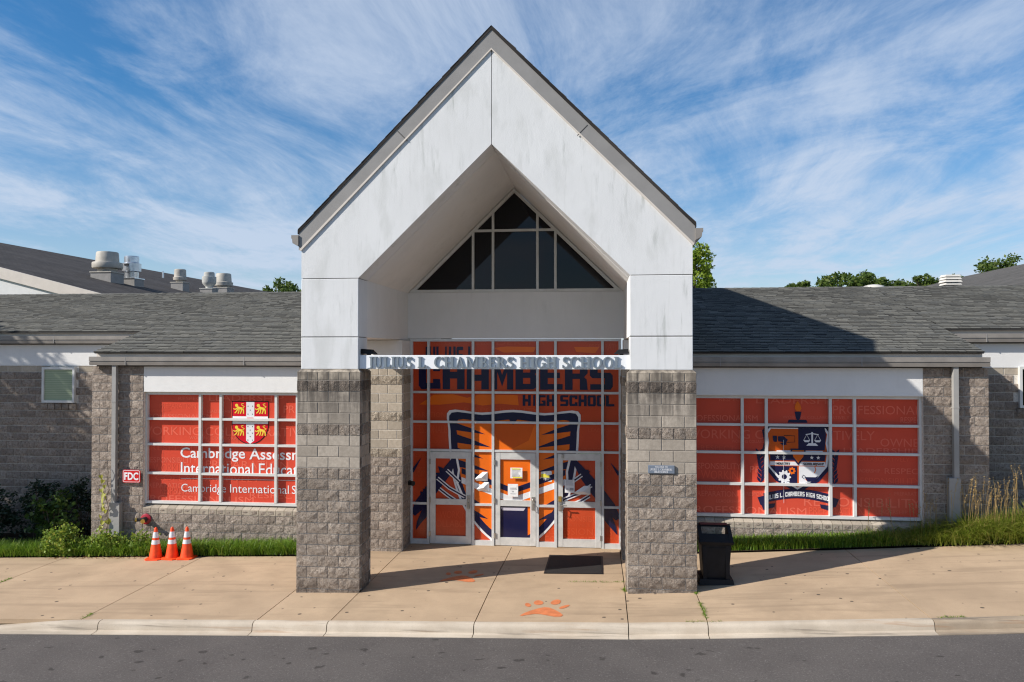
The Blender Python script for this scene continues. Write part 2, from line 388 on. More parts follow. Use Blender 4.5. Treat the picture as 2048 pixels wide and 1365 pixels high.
def fast_mesh(name, V, F, mat, parent=None, origin=(0,0,0), kind=None):   # V (n,3), F (m,k) arrays
    V = np.asarray(V, dtype=np.float32)-np.asarray(origin, dtype=np.float32); F = np.asarray(F, dtype=np.int32); me = bpy.data.meshes.new(name)
    k = F.shape[1]; me.vertices.add(len(V)); me.vertices.foreach_set('co', V.ravel()); me.loops.add(F.size); me.loops.foreach_set('vertex_index', F.ravel())
    me.polygons.add(len(F)); me.polygons.foreach_set('loop_start', np.arange(0, F.size, k, dtype=np.int32)); me.polygons.foreach_set('loop_total', np.full(len(F), k, dtype=np.int32))
    me.update(calc_edges=True); me.validate(); me.materials.append(MATS[mat])
    o = bpy.data.objects.new(name, me); link(o, parent, origin)
    if kind: o['kind'] = kind
    return o

# ------------------------------------------------------------------ site levels
GX = [-60, -20, -13.6, -10, -5.64, .45, 1.65, 5, 8.3, 20, 60]; GZ = [-1.2, -.55, -.27, -.15, 0, .19, .25, .44, .65, 1.3, 2.2]
def g0(x): return float(np.interp(x, GX, GZ))
def gz(x, y):
    z = g0(x)
    if -4.45 < x < .45 and y > .1:
        t = min(1, (y-.1)/3.6); t = t*t*(3-2*t); z = z*(1-t)+.02*t
    return z
C = .2032; Z0 = 3.7426                                # block course, level of a bed joint
XC = -1.972                                           # centre line of the entrance

# ------------------------------------------------------------------ ground
def grid(name, xs, ys, zf, mat, parent=None, thick=None, kind=None):
    b = MB(); nx, ny = len(xs), len(ys)
    top = [(x, y, zf(x, y)) for y in ys for x in xs]; fs = [(j*nx+i, j*nx+i+1, (j+1)*nx+i+1, (j+1)*nx+i) for j in range(ny-1) for i in range(nx-1)]
    if thick:
        n = len(top); vs = top+[(x, y, z-thick) for x, y, z in top]
        rim = [i for i in range(nx)]+[j*nx+nx-1 for j in range(1, ny)]+[(ny-1)*nx+i for i in range(nx-2, -1, -1)]+[j*nx for j in range(ny-2, 0, -1)]
        fs += [(rim[k], n+rim[k], n+rim[(k+1) % len(rim)], rim[(k+1) % len(rim)]) for k in range(len(rim))]
        b.add(vs, fs)
    else: b.add(top, fs)
    o = b.build(name, mat, parent, fix=bool(thick))
    if kind: o['kind'] = kind
    return o
def span(a, b, st): n = max(1, int(math.ceil((b-a)/st))); return [a+(b-a)*i/n for i in range(n+1)]
grid('ground', [-900, -300, -100, -60, 60, 100, 300, 900], [-900, -300, -90, -26, -20, 0, 20, 60, 150, 900], lambda x, y: -1.6 if abs(x) < 61 and y < 61 else -1.6, 'lawn', kind='structure')
rx = [-60, -40, -20, -13.6, -10, -7.8, -5.64, -2.6, .45, 1.65, 3.3, 5, 8.3, 14, 20, 40, 60]
grid('road', rx, [-26, -18, -12, -8, -5, -3, -1.80], lambda x, y: g0(x)-.155-.012*min(4, max(0, -1.80-y)), 'asphalt', kind='structure')
sw = empty('sidewalk', (-2, .5, -.1), kind='structure')
JX = [-24, -20, -16.2, -12.15, -8.85, -5.70, -4.43, -2.02, .43, 1.66, 4.97, 8.35, 12, 16, 20]
gap = .008
for i in range(len(JX)-1):
    a, b = JX[i]+gap, JX[i+1]-gap
    mid = -4.45 < (a+b)/2 < .45
    rows = [(-1.5, .738), (.744, 3.86 if mid else (3.4 if a > -5.75 and b < 1.7 else 2.62))]
    for y0, y1 in rows:
        grid('slab', span(a, b, .7), span(y0, y1, .45 if mid else .9), gz, 'concrete', sw, .08)
grid('slab_bed', span(-24, 20, .7), span(-1.5, 3.9, .45), lambda x, y: gz(x, y)-.045, 'joint_dark', sw)
# kerb and gutter
kr = empty('kerb', (-2, -1.7, -.1), kind='structure')
KX = [-24, -20, -16, -12, -8.45, -5.72, -4.45, -2.02, .43, 1.65, 4.97, 8.2, 12, 16, 20]
def khigh(x):                                          # the kerb drops to a ramp at the left
    t = min(1, max(0, (x+10.9)/2.3)); return .03+.12*t*t*(3-2*t)
for i in range(len(KX)-1):
    a, b = KX[i]+.007, KX[i+1]-.007; xs = span(a, b, .35); vs = []; prof_n = 0
    for x in xs:
        h = khigh(x); base = g0(x)-.15; t = base+h
        if h < .149: t = g0(x)-(.15-h)
        pr = [(-1.505, t-.25), (-1.505, t+.004), (-1.575, t+.003), (-1.61, t-.008), (-1.632, t-.03), (-1.643, t-.06), (-1.655, base+.022), (-1.685, base+.008), (-1.80, base+.004), (-1.80, base-.1)]
        prof_n = len(pr); vs += [(x, y, z) for y, z in pr]
    fs = [(j*prof_n+k, j*prof_n+k+1, (j+1)*prof_n+k+1, (j+1)*prof_n+k) for j in range(len(xs)-1) for k in range(prof_n-1)]
    fs += [tuple(range(prof_n)), tuple((len(xs)-1)*prof_n+k for k in range(prof_n-1, -1, -1))]
    MB().add(vs, fs).build('kerb_stone', 'concrete_kerb_old' if a > 4.9 else 'concrete_kerb', kr, smooth=True)
# sidewalk left of the ramp must follow the dropped kerb: planting bed along the building
bed = empty('planting_bed', (-2, 3, 0), kind='structure')
grid('soil', span(-24, -5.72, .8), [2.628, 3.0, 3.3, 5.3], lambda x, y: g0(x)+.03, 'soil', bed)
grid('soil', span(1.75, 20, .8), [2.628, 3.0, 3.3, 5.3], lambda x, y: g0(x)+.03, 'soil', bed)

# ------------------------------------------------------------------ concrete block masonry
BM = {}
def block_mesh(w, h, rough, var, mat, depth=.11):
    key = (round(w, 3), round(h, 3), rough, var, mat)
    if key in BM: return BM[key]
    rr = random.Random(hash((round(w, 3), round(h, 3), var, rough)) & 0xffff)
    b = MB(); w2 = w-.014; hh = h-.014; x0, x1, z0, z1 = -w2/2, w2/2, .007, .007+hh
    if rough:
        nx = max(2, int(round(w/.082))) if w > .09 else 1; nz = 3 if h > .12 else 1; vs = []
        for j in range(nz+1):
            for i in range(nx+1):
                edge = i in (0, nx) or j in (0, nz)
                y = -(.003+rr.random()*.008) if edge else -(.009+rr.random()*.017)
                jx = 0 if i in (0, nx) else (rr.random()-.5)*.03; jz = 0 if j in (0, nz) else (rr.random()-.5)*.02
                vs.append((x0+(x1-x0)*i/nx+jx, y, z0+(z1-z0)*j/nz+jz))
        m = nx+1; fs = []
        for j in range(nz):
            for i in range(nx):
                q = (j*m+i, j*m+i+1, (j+1)*m+i+1, (j+1)*m+i)
                fs += [(q[0], q[1], q[2]), (q[0], q[2], q[3])] if rr.random() < .5 else [(q[0], q[1], q[3]), (q[1], q[2], q[3])]
        n = len(vs); rim = list(range(m))+[j*m+nx for j in range(1, nz+1)]+[nz*m+i for i in range(nx-1, -1, -1)]+[j*m for j in range(nz-1, 0, -1)]
        vs += [(vs[k][0], depth, vs[k][2]) for k in rim]
        fs += [(rim[k], n+k, n+(k+1) % len(rim), rim[(k+1) % len(rim)]) for k in range(len(rim))]
        b.add(vs, fs)
    else: b.bbox(x0, x1, 0, depth, z0, z1, .005)
    me = bpy.data.meshes.new('block'); me.from_pydata(b.v, [], b.f)
    bm = bmesh.new(); bm.from_mesh(me); bmesh.ops.recalc_face_normals(bm, faces=bm.faces); bm.to_mesh(me); bm.free()
    me.materials.append(MATS[mat]); BM[key] = me; return me
def courses(zlo, zhi):
    k = int(math.floor((zlo-Z0)/C+1e-6)); o = []
    while Z0+k*C < zhi-.02:
        a = max(zlo, Z0+k*C); b = min(zhi, Z0+(k+1)*C)
        if b-a > .03: o.append((k, a, b))
        k += 1
    return o
BANDS = (0, -4, -8)                                    # courses of split-face half blocks
def block_wall(parent, p, d, L, zlo, zhi, style, cut=None, phase=0):
    """p start (x,y), d unit direction; outward normal is to the right of d turned down (d=+x faces -y)."""
    rz = math.atan2(d[1], d[0])
    for k, a, b in courses(zlo, zhi):
        rough, mat, unit = style(k)
        off = 0 if unit < .3 else (.5*unit if (k+phase) % 2 else 0)
        s = -off
        while s < L-.02:
            e = min(L, s+unit); s0 = max(0, s); s += unit
            if L-e < .05: e = L
            if e-s0 < .04: continue
            c = (s0+e)/2; x, y = p[0]+d[0]*c, p[1]+d[1]*c
            if cut and cut(x, y, (a+b)/2): continue
            inst('block', block_mesh(e-s0, b-a, rough, random.randrange(5), mat), parent, (x, y, a), rz)
            if e >= L: break
def st_column(k):
    if k in BANDS: return (True, 'split_block_column', C)
    if k == 1: return (False, 'cap_block', C)
    if k > -8: return (False, 'smooth_block_column', 2*C)
    return (True, 'split_block_column', 2*C)
def st_pier(k):
    if k in BANDS: return (True, 'split_block_tan', 2*C)
    if k == 1: return (False, 'smooth_block_tan', C)
    if k > -8: return (False, 'smooth_block_tan', 2*C)
    return (True, 'split_block', 2*C)
def st_wing(k): return (True, 'split_block', 2*C)
def st_recess(k):
    if k == 1: return (False, 'smooth_block_tan', 2*C)
    return (True, 'split_block', 2*C)
def masonry_core(name, parent, x0, x1, y0, y1, z0, z1, mat='mortar'):
    return MB().box(x0, x1, y0, y1, z0, z1).build(name, mat, parent)
# ------------------------------------------------------------------ lettering helpers
def text_polys(txt, x0, x1, z0, z1, bold=0.0):
    """built-in font as 2-D triangles fitted into a rectangle"""
    cu = bpy.data.curves.new('t', 'FONT'); cu.body = txt; cu.offset = bold; cu.resolution_u = 3; cu.fill_mode = 'FRONT'
    ob = bpy.data.objects.new('t', cu); COL.objects.link(ob); dg = bpy.context.evaluated_depsgraph_get(); dg.update()
    me = bpy.data.meshes.new_from_object(ob.evaluated_get(dg)); v = [(p.co.x, p.co.y) for p in me.vertices]; f = [tuple(p.vertices) for p in me.polygons]
    bpy.data.objects.remove(ob); bpy.data.curves.remove(cu); bpy.data.meshes.remove(me)
    a = np.array(v); lo, hi = a.min(0), a.max(0)
    return [(x0+(x-lo[0])/(hi[0]-lo[0])*(x1-x0), z0+(y-lo[1])/(hi[1]-lo[1])*(z1-z0)) for x, y in v], f
def flat(name, mat, parent, polys, y, clip=None, step=.0004, joined=False):
    """flat print: list of (verts2d, faces) at plane y (facing -y), clipped to rect; one object per entry"""
    if len(polys) > 1 and not joined:
        for i, q in enumerate(polys): flat(name, mat, parent, [q], y-step*i, clip, step)
        return
    me = bpy.data.meshes.new(name); bm = bmesh.new()
    for i, (vs, fs) in enumerate(polys):
        q = [bm.verts.new((x, y-step*i, z)) for x, z in vs]
        for f in fs:
            try: bm.faces.new([q[k] for k in f])
            except ValueError: pass
    if clip:
        x0, x1, z0, z1 = clip
        for co, no in (((x0, 0, 0), (-1, 0, 0)), ((x1, 0, 0), (1, 0, 0)), ((0, 0, z0), (0, 0, -1)), ((0, 0, z1), (0, 0, 1))):
            bmesh.ops.bisect_plane(bm, geom=bm.verts[:]+bm.edges[:]+bm.faces[:], plane_co=co, plane_no=no, clear_outer=True)
    for f in bm.faces:
        f.normal_update()
        if f.normal.y > 0: f.normal_flip()
    if not bm.faces: bm.free(); return None
    vs = np.array([v.co[:] for v in bm.verts]); org = ((vs[:, 0].min()+vs[:, 0].max())/2, y, vs[:, 2].min())
    bmesh.ops.translate(bm, verts=bm.verts, vec=(-org[0], -org[1], -org[2])); bm.to_mesh(me); bm.free(); me.materials.append(MATS[mat])
    return link(bpy.data.objects.new(name, me), parent, org)
def poly(pts): return (list(pts), [tuple(range(len(pts)))])
def circ(cx, cz, r, n=20, rz=None): return poly([(cx+r*math.cos(2*math.pi*i/n), cz+(rz or r)*math.sin(2*math.pi*i/n)) for i in range(n)])
def strip(pts, w):                                       # polyline with width(s)
    o = []; ws = w if isinstance(w, (list, tuple)) else [w]*len(pts); L = []; Rr = []
    for i, p in enumerate(pts):
        a = pts[max(0, i-1)]; b = pts[min(len(pts)-1, i+1)]; dx, dz = b[0]-a[0], b[1]-a[1]; l = math.hypot(dx, dz) or 1
        L.append((p[0]-dz/l*ws[i]/2, p[1]+dx/l*ws[i]/2)); Rr.append((p[0]+dz/l*ws[i]/2, p[1]-dx/l*ws[i]/2))
    n = len(pts); return (L+Rr, [(i, i+1, n+i+1, n+i) for i in range(n-1)])
# block capitals: pieces on a unit square
def rc(a, b, c, d): return [(a, c), (b, c), (b, d), (a, d)]
k1, k2 = .34, .66
BF = {
 'C': [[(0, .12), (.12, 0), (k1, 0), (k1, 1), (.12, 1), (0, .88)], rc(k1, 1, .78, .985), rc(k1, 1, .015, .22), rc(k2, .985, .22, .36), rc(k2, .985, .64, .78)],
 'H': [rc(0, k1, 0, 1), rc(k2, 1, 0, 1), rc(k1, k2, .38, .62)],
 'A': [[(0, 0), (k1, 0), (k1, 1), (.12, 1), (0, .88)], [(k2, 0), (1, 0), (1, .88), (.88, 1), (k2, 1)], rc(k1, k2, .8, .99), rc(k1, k2, .3, .52)],
 'M': [rc(0, .28, 0, 1), rc(.72, 1, 0, 1), [(.28, 1), (.28, .62), (.5, .1), (.5, .52)], [(.72, 1), (.5, .52), (.5, .1), (.72, .62)]],
 'B': [rc(0, k1, 0, 1), rc(k1, .8, .8, .99), rc(k1, .8, .01, .2), rc(k1, .8, .41, .6), [(k2, .2), (k2, .41), (.8, .6), (.98, .45), (.98, .1), (.8, .01)], [(k2, .6), (k2, .8), (.8, .99), (.96, .9), (.96, .62), (.8, .5)]],
 'E': [rc(0, k1, 0, 1), rc(k1, 1, .8, .99), rc(k1, 1, .01, .2), rc(k1, .88, .41, .6)],
 'R': [rc(0, k1, 0, 1), rc(k1, .85, .8, .99), rc(k1, .85, .38, .57), [(k2, .57), (.85, .45), (1, .58), (1, .86), (.85, .99), (k2, .8)], [(k2, 0), (1, 0), (.96, .36), (.85, .44), (k2, .38)]],
 'S': [rc(.1, .985, .8, .99), rc(.1, .9, .41, .6), rc(.015, .9, .01, .2), [(0, .5), (.1, .41), (k1, .6), (k1, .8), (.1, .99), (0, .88)], [(k2, .2), (.9, .01), (1, .12), (1, .5), (.9, .6), (k2, .41)]],
 'J': [rc(k2, 1, .1, 1), [(0, .12), (.12, 0), (.88, 0), (1, .1), (k2, .22), (0, .22)], rc(0, k1, .22, .36)],
 'U': [[(0, .12), (.12, 0), (k1, .0), (k1, 1), (0, 1)], [(k2, 0), (.88, 0), (1, .12), (1, 1), (k2, 1)], rc(k1, k2, .005, .2)],
 'L': [rc(0, k1, 0, 1), rc(k1, 1, .01, .22)], 'I': [rc(.3, .7, 0, 1)],
 'G': [[(0, .12), (.12, 0), (k1, 0), (k1, 1), (.12, 1), (0, .88)], rc(k1, .98, .78, .985), rc(k1, .98, .015, .22), rc(k2, .99, .22, .5), rc(.5, k2, .36, .5)],
 'O': [[(0, .12), (.12, 0), (k1, 0), (k1, 1), (.12, 1), (0, .88)], [(k2, 0), (.88, 0), (1, .12), (1, .88), (.88, 1), (k2, 1)], rc(k1, k2, .8, .99), rc(k1, k2, .01, .2)],
 'N': [rc(0, k1, 0, 1), rc(k2, 1, 0, 1), [(k1, .95), (k1, .55), (k2, .05), (k2, .45)]],
 'D': [rc(0, k1, 0, 1), [(k2, 0), (.85, 0), (1, .15), (1, .85), (.85, 1), (k2, 1)], rc(k1, k2, .8, .99), rc(k1, k2, .01, .2)],
 'T': [rc(.33, .67, 0, .8), rc(0, 1, .8, 1)], 'Y': [rc(.33, .67, 0, .45), [(0, 1), (.33, .45), (.5, .45), (.34, 1)], [(.66, 1), (.5, .45), (.67, .45), (1, 1)]],
 'P': [rc(0, k1, 0, 1), rc(k1, .85, .8, .99), rc(k1, .85, .38, .57), [(k2, .57), (.85, .38), (1, .5), (1, .86), (.85, .99), (k2, .8)]],
 '.': [rc(.3, .7, 0, .25)],
}
def block_text(txt, x0, x1, z0, z1, gap=.14, arc=None):
    adv = [(.45 if c == ' ' else (.62 if c in 'I.' else 1)) for c in txt]; tot = sum(adv)+gap*(len(txt)-1); u = (x1-x0)/tot; x = x0; out_ = []
    for c, a in zip(txt, adv):
        if c in BF:
            for pc in BF[c]:
                pts = []
                for px_, pz_ in pc:
                    X = x+((px_-.2)/.6 if c in 'I.' and False else px_)*a*u; dz = arc((X-x0)/(x1-x0)) if arc else 0
                    pts.append((X, z0+pz_*(z1-z0)+dz))
                out_.append(poly(pts))
        x += (a+gap)*u
    return out_
# roman capitals with serifs: pieces in cap-height units
def ring(cx, cz, rx, rz, tx, tz, a0, a1, n=14):
    o = [(cx+rx*math.cos(R(a0+(a1-a0)*i/n)), cz+rz*math.sin(R(a0+(a1-a0)*i/n))) for i in range(n+1)]
    q = [(cx+(rx-tx)*math.cos(R(a0+(a1-a0)*i/n)), cz+(rz-tz)*math.sin(R(a0+(a1-a0)*i/n))) for i in range(n+1)]
    return [[o[i], o[i+1], q[i+1], q[i]] for i in range(n)]
def stem(x, w=.20, z0=0, z1=1, top=True, bot=True):
    o = [rc(x, x+w, z0, z1)]
    if bot: o.append([(x-.09, z0), (x+w+.09, z0), (x+w+.09, z0+.05), (x+w, z0+.10), (x, z0+.10), (x-.09, z0+.05)])
    if top: o.append([(x-.09, z1), (x-.09, z1-.05), (x, z1-.10), (x+w, z1-.10), (x+w+.09, z1-.05), (x+w+.09, z1)])
    return o
SF = {
 'I': (stem(.1), .37), 'L': (stem(.1)+[rc(.27, .62, 0, .07), [(.55, .07), (.62, 0), (.66, .28), (.62, .28)]], .68),
 'J': (stem(.22, .17, .15, 1, True, False)+ring(.13, .1, .26, .25, .15, .12, -90, 10, 6)+[rc(-.02, .14, -.15, -.03)], .46),
 'U': (stem(.1, .17, .3, 1, True, False)+stem(.62, .09, .3, 1, True, False)+ring(.405, .32, .305, .34, .16, .11, 180, 360, 12), .86),
 'S': (ring(.30, .73, .26, .28, .13, .11, 40, 275, 12)+ring(.28, .28, .28, .29, .13, .11, 100, -140, 12)+[rc(.50, .55, .72, .98), rc(.0, .05, .02, .28)], .62),
 'C': (ring(.43, .5, .42, .52, .17, .08, 45, 315, 18)+[rc(.72, .77, .66, .98), rc(.73, .77, .05, .25)], .84),
 'G': (ring(.43, .5, .42, .52, .17, .08, 45, 315, 18)+stem(.66, .15, .08, .45, True, False)+[rc(.72, .77, .66, .98)], .92),
 'O': (ring(.44, .5, .44, .52, .18, .08, 0, 360, 26), .92),
 'H': (stem(.1)+stem(.62)+[rc(.27, .62, .46, .55)], .93),
 'A': ([[(.12, 0), (.2, 0), (.47, .86), (.42, 1)], [(.62, 0), (.82, 0), (.50, 1), (.40, 1)], rc(.26, .68, .28, .36), rc(.02, .30, 0, .06), rc(.52, .92, 0, .06)], .94),
 'M': (stem(.1, .1)+stem(.86, .18)+[[(.1, 1), (.28, 1), (.58, .25), (.52, .05)], [(.52, .05), (.58, .05), (.90, 1), (.84, 1)]], 1.16),
 'B': (stem(.1)+ring(.34, .75, .27, .25, .15, .08, -90, 90, 10)+ring(.36, .27, .31, .27, .16, .08, -90, 90, 10)+[rc(.2, .36, .46, .54), rc(.2, .36, .92, 1), rc(.2, .36, 0, .08)], .72),
 'E': (stem(.1)+[rc(.27, .6, .93, 1), rc(.27, .62, 0, .07), rc(.27, .5, .47, .54), rc(.55, .61, .76, 1), rc(.58, .64, 0, .25), rc(.47, .52, .38, .63)], .70),
 'R': (stem(.1)+ring(.36, .74, .29, .26, .16, .08, -90, 90, 10)+[rc(.2, .37, .48, .56), rc(.2, .37, .92, 1), [(.36, .5), (.54, .5), (.84, .03), (.64, .03)], rc(.62, .9, 0, .06)], .88),
 'T': (stem(.29, .17, 0, 1, False, True)+[rc(.0, .75, .92, 1), rc(.0, .06, .72, 1), rc(.69, .75, .72, 1)], .80),
 'W': ([[(.08, 1), (.26, 1), (.46, .1), (.38, 0)], [(.38, 0), (.44, 0), (.64, .95), (.56, 1)], [(.52, 1), (.70, 1), (.88, .1), (.80, 0)], [(.80, 0), (.86, 0), (1.06, 1), (1.0, 1)]], 1.12),
 '.': ([ring(.12, .09, .1, .1, .1, .1, 0, 360, 8)[i] for i in range(8)], .30), ' ': ([], .40), ',': ([[(.05, .15), (.2, .15), (.12, -.15)]], .28),
}
def serif_layout(txt, x0, x1):
    tot = sum(SF[c][1] for c in txt)+.03*(len(txt)-1); u = (x1-x0)/tot; x = x0; o = []
    for c in txt: o.append((c, x, u)); x += (SF[c][1]+.03)*u
    return o
def serif_flat(txt, x0, x1, z0, z1):
    o = []
    for c, x, u in serif_layout(txt, x0, x1):
        for pc in SF[c][0]: o.append(poly([(x+a*u, z0+b*(z1-z0)) for a, b in pc]))
    return o

# ------------------------------------------------------------------ entrance pavilion
pav = empty('entrance_pavilion', (XC, 1.9, 0), label='tall white gabled entrance pavilion with two stone block columns and orange glazed doors', cat='building')
XO, XI = 3.60, 2.497                                    # half widths of the white frame
ZW, ZJ2, ZJ, ZA = 4.147, 4.750, 5.846, 8.272            # base of white, joints, inner apex
def mir(s, poly2): return [(XC+s*x, z) for x, z in poly2]
for s in (-1, 1):                                       # stone columns and rear piers
    xa = XC+s*3.048-.6095; zb = (-.02 if s < 0 else .12); CD = .69
    col = masonry_core('column', pav, xa+.007, xa+1.212, .007, CD-.007, zb, ZW-.045, 'mortar_column')
    for p, d, L in (((xa, 0), (1, 0), 1.219), ((xa+1.219, .11), (0, 1), CD-.22), ((xa+1.219, CD), (-1, 0), 1.219), ((xa, CD-.11), (0, -1), CD-.22)):
        block_wall(col, p, d, L, zb, Z0+2*C-.05, st_column)
    cap = [(0, 0), (1.219, 0), (1.219, CD), (0, CD)]; ins = .055; z0c, z1c = Z0+2*C-.052, ZW+.001
    b = MB(); b.add([(xa+x, y, z0c) for x, y in cap]+[(xa+(ins if x == 0 else 1.219-ins), (ins if y == 0 else CD-ins), z1c) for x, y in cap], [(0, 1, 5, 4), (1, 2, 6, 5), (2, 3, 7, 6), (3, 0, 4, 7), (4, 5, 6, 7)])
    b.build('chamfered_cap', 'cap_block', col)
    PW = 1.145; PY = 3.05 if s < 0 else 2.75
    xp = XC-2.433-PW if s < 0 else XC+2.433
    pier = masonry_core('rear_pier', pav, xp+.007, xp+PW-.007, PY+.007, 3.95, -.05, ZW, 'mortar')
    block_wall(pier, (xp, PY), (1, 0), PW, .0, ZW, st_pier, phase=1)
    if s < 0: block_wall(pier, (xp+PW, PY+.11), (0, 1), 3.81-PY-.11, .0, ZW, st_pier)
    else: block_wall(pier, (xp, 3.81), (0, -1), 3.81-PY-.11, .0, ZW, st_pier)
    if s > 0: block_wall(pier, (xp+PW, PY+.11), (0, 1), .4, .0, ZW, st_pier)
    MB().box(xp+.04, xp+PW-.012, PY+.02, 3.9, ZW+.002, ZJ2-.012).build('stucco_panel', 'white_stucco_clean', pav)
    # white frame, in panels with open joints
    y0, y1 = .055, .60
    xl, xr = (XC-XO, XC-XI) if s < 0 else (XC+XI, XC+XO)
    MB().bbox(xl, xr, y0, y1, ZW+.004, ZJ2-.007, .008).build('stucco_panel', 'white_stucco', pav)
    MB().bbox(xl, xr, y0, y1, ZJ2+.007, ZJ-.007, .008).build('stucco_panel', 'white_stucco', pav)
    MB().box(xl+.02, xr-.02, y0+.02, y1-.02, ZW, ZJ+.3).build('joint_backing', 'dark_metal', pav)
    pl = [(XO, ZJ+.007), (XI-.0, ZJ+.007), (.006, ZA+.001), (.006, 10.30), (XO, 6.66)]
    MB().prism_y(mir(s, pl), y0, y1).build('stucco_panel', 'white_stucco', pav)
    # inner side wall over the opening and sloping soffit
    MB().box(XC+s*XI if s > 0 else XC-XO+.02, XC+XO-.02 if s > 0 else XC-XI, 0.602, 3.9, ZJ2+.002, ZJ).build('side_wall', 'white_stucco_clean', pav)
    MB().prism_y(mir(s, [(XI, ZJ+.001), (XI+.6, ZJ+.001), (XO-.05, 6.5), (0.0, 9.95), (0.0, ZA)]), 0.602, 3.95).build('soffit', 'white_stucco_clean', pav)
    MB().box(*( (XC-XO+.01, XC-XO+.3) if s < 0 else (XC+XO-.3, XC+XO-.01)), 3.9, 11.5, 4.2, 6.6).build('rear_side_wall', 'white_stucco_clean', pav)
    # roof slope, rake fascia, eave gutter
    rp = [(0, 10.445), (XO+.065, 6.755), (XO+.065, 6.68), (0, 10.37)]
    MB().prism_y(mir(s, rp), .020, 11.6).build('roof_slope', 'shingle_dark', pav)
    for k in range(24):                                  # shingle ends stepping along the rake
        a, b_ = k/24, (k+1)/24; t = .006+.014*random.random()
        q = [(a*(XO+.06), 10.447-a*3.69), (b_*(XO+.06), 10.447-b_*3.69), (b_*(XO+.06), 10.447-b_*3.69+t), (a*(XO+.06), 10.447-a*3.69+t*.3)]
        MB().prism_y(mir(s, q), .012+random.random()*.006, .4).build('shingle', 'shingle_dark', pav)
    fa = [(0, 10.41), (XO+.045, 6.72), (XO+.045, 6.385), (XO+.015, 6.385), (0, 10.03)]
    fo = MB().prism_y(mir(s, fa), .032, .0545).build('rake_fascia', 'trim_taupe', pav)
    dr = [(0, 10.035), (XO+.025, 6.40), (XO+.025, 6.37), (XO+.0, 6.37), (0, 10.005)]
    MB().prism_y(mir(s, dr), .026, .0548).build('drip_edge', 'trim_cream', fo)
    t = .485; jx, jz = t*XO, 10.36-t*3.69
    MB().prism_y(mir(s, [(jx, jz-.005), (jx+.010, jz-.015), (jx-.175, jz-.20), (jx-.185, jz-.19)]), .029, .04).build('fascia_seam', 'dark_metal', fo)
    gx = XO+.045
    prof = [(gx, 6.66), (gx+.135, 6.66), (gx+.135, 6.60), (gx+.12, 6.59), (gx+.11, 6.51), (gx, 6.45)]
    MB().prism_y(mir(s, prof), .0, 11.4).build('eave_gutter', 'gutter_taupe', pav)
MB().box(XC-.004, XC+.004, .075, .55, ZA+.05, 9.9).build('joint_backing', 'dark_metal', pav)
# rear wall over the doors
MB().box(XC-XI-.3, XC+XI+.3, 3.80, 3.95, 4.79, 5.852).build('stucco_panel', 'white_stucco_clean', pav)
MB().prism_y([(XC-3.4, 6.2), (XC+3.4, 6.2), (XC, 9.6)], 11.3, 11.5).build('rear_gable', 'white_stucco_clean', pav)
# gable window
gx_ = [-2.929, -2.462, -1.433, -1.020]
fr = MB(); w = .07; h = ZA-.04
def slope_x(z): return (ZA-.02-z)/(ZA-ZJ)*XI              # half width of the opening at height z
fr.box(XC-slope_x(5.856)+.01, XC+slope_x(5.856)-.01, 3.79, 3.87, 5.856, 5.922)
for s in (-1, 1):
    fr.prism_y(mir(s, [(slope_x(5.856), 5.856), (0, ZA-.02), (0, ZA-.12), (slope_x(5.856)-.105, 5.856)]), 3.785, 3.872)
gw = fr.build('gable_window', 'frame_white', pav)
MB().prism_y([(XC-slope_x(5.87)+.04, 5.87), (XC+slope_x(5.87)-.04, 5.87), (XC, ZA-.09)], 3.845, 3.86).build('pane', 'dark_glass', gw)
for i, x in enumerate(gx_):
    top = ZA-.06-abs(x-XC)*(ZA-ZJ)/XI
    MB().box(x-.028, x+.028, 3.797, 3.84, 5.92, top).build('mullion', 'frame_white', gw)
MB().box(-2.93, -1.02, 3.801, 3.843, 7.255, 7.31).build('transom', 'frame_white', gw)

# ------------------------------------------------------------------ entrance glazing and doors
VX = [-4.383, -3.978, -2.929, -2.462, -1.433, -1.020, .047, .441]
GY = 3.868
fr = MB().box(VX[0]-.03, VX[0]+.03, 3.80, 3.90, .02, 4.78).box(VX[7]-.03, VX[7]+.03, 3.80, 3.90, .02, 4.78).box(VX[0]+.03, VX[7]-.03, 3.802, 3.90, 4.72, 4.78)
gl = fr.build('entrance_glazing', 'frame_silver', pav)
for x in VX[1:7]: MB().box(x-.029, x+.029, 3.798, 3.90, .02, 4.72).build('mullion', 'frame_silver', gl)
ZR = [4.22, 3.540, 2.852, 2.195]
DOORS = (1, 3, 5)
for i in range(7):
    a, b = VX[i]+.029, VX[i+1]-.029
    zs = list(ZR)
    if i not in DOORS: zs += [.955, .085]
    for z in zs: MB().box(a, b, 3.806, 3.895, z-.026 if z > .2 else .02, z+.026 if z > .2 else .135).build('transom', 'frame_silver', gl)
    full = [4.745]+zs
    for k in range(len(full)-1):
        MB().box(a, b, GY, GY+.012, full[k+1]+.02, full[k]-.02).build('pane', 'vinyl_entry', gl)
    if i in DOORS:
        MB().box(a+.12, b-.12, GY, GY+.012, 1.05, 2.03).build('pane', 'vinyl_entry', gl); MB().box(a+.12, b-.12, GY, GY+.012, .19, .95).build('pane', 'vinyl_entry', gl)
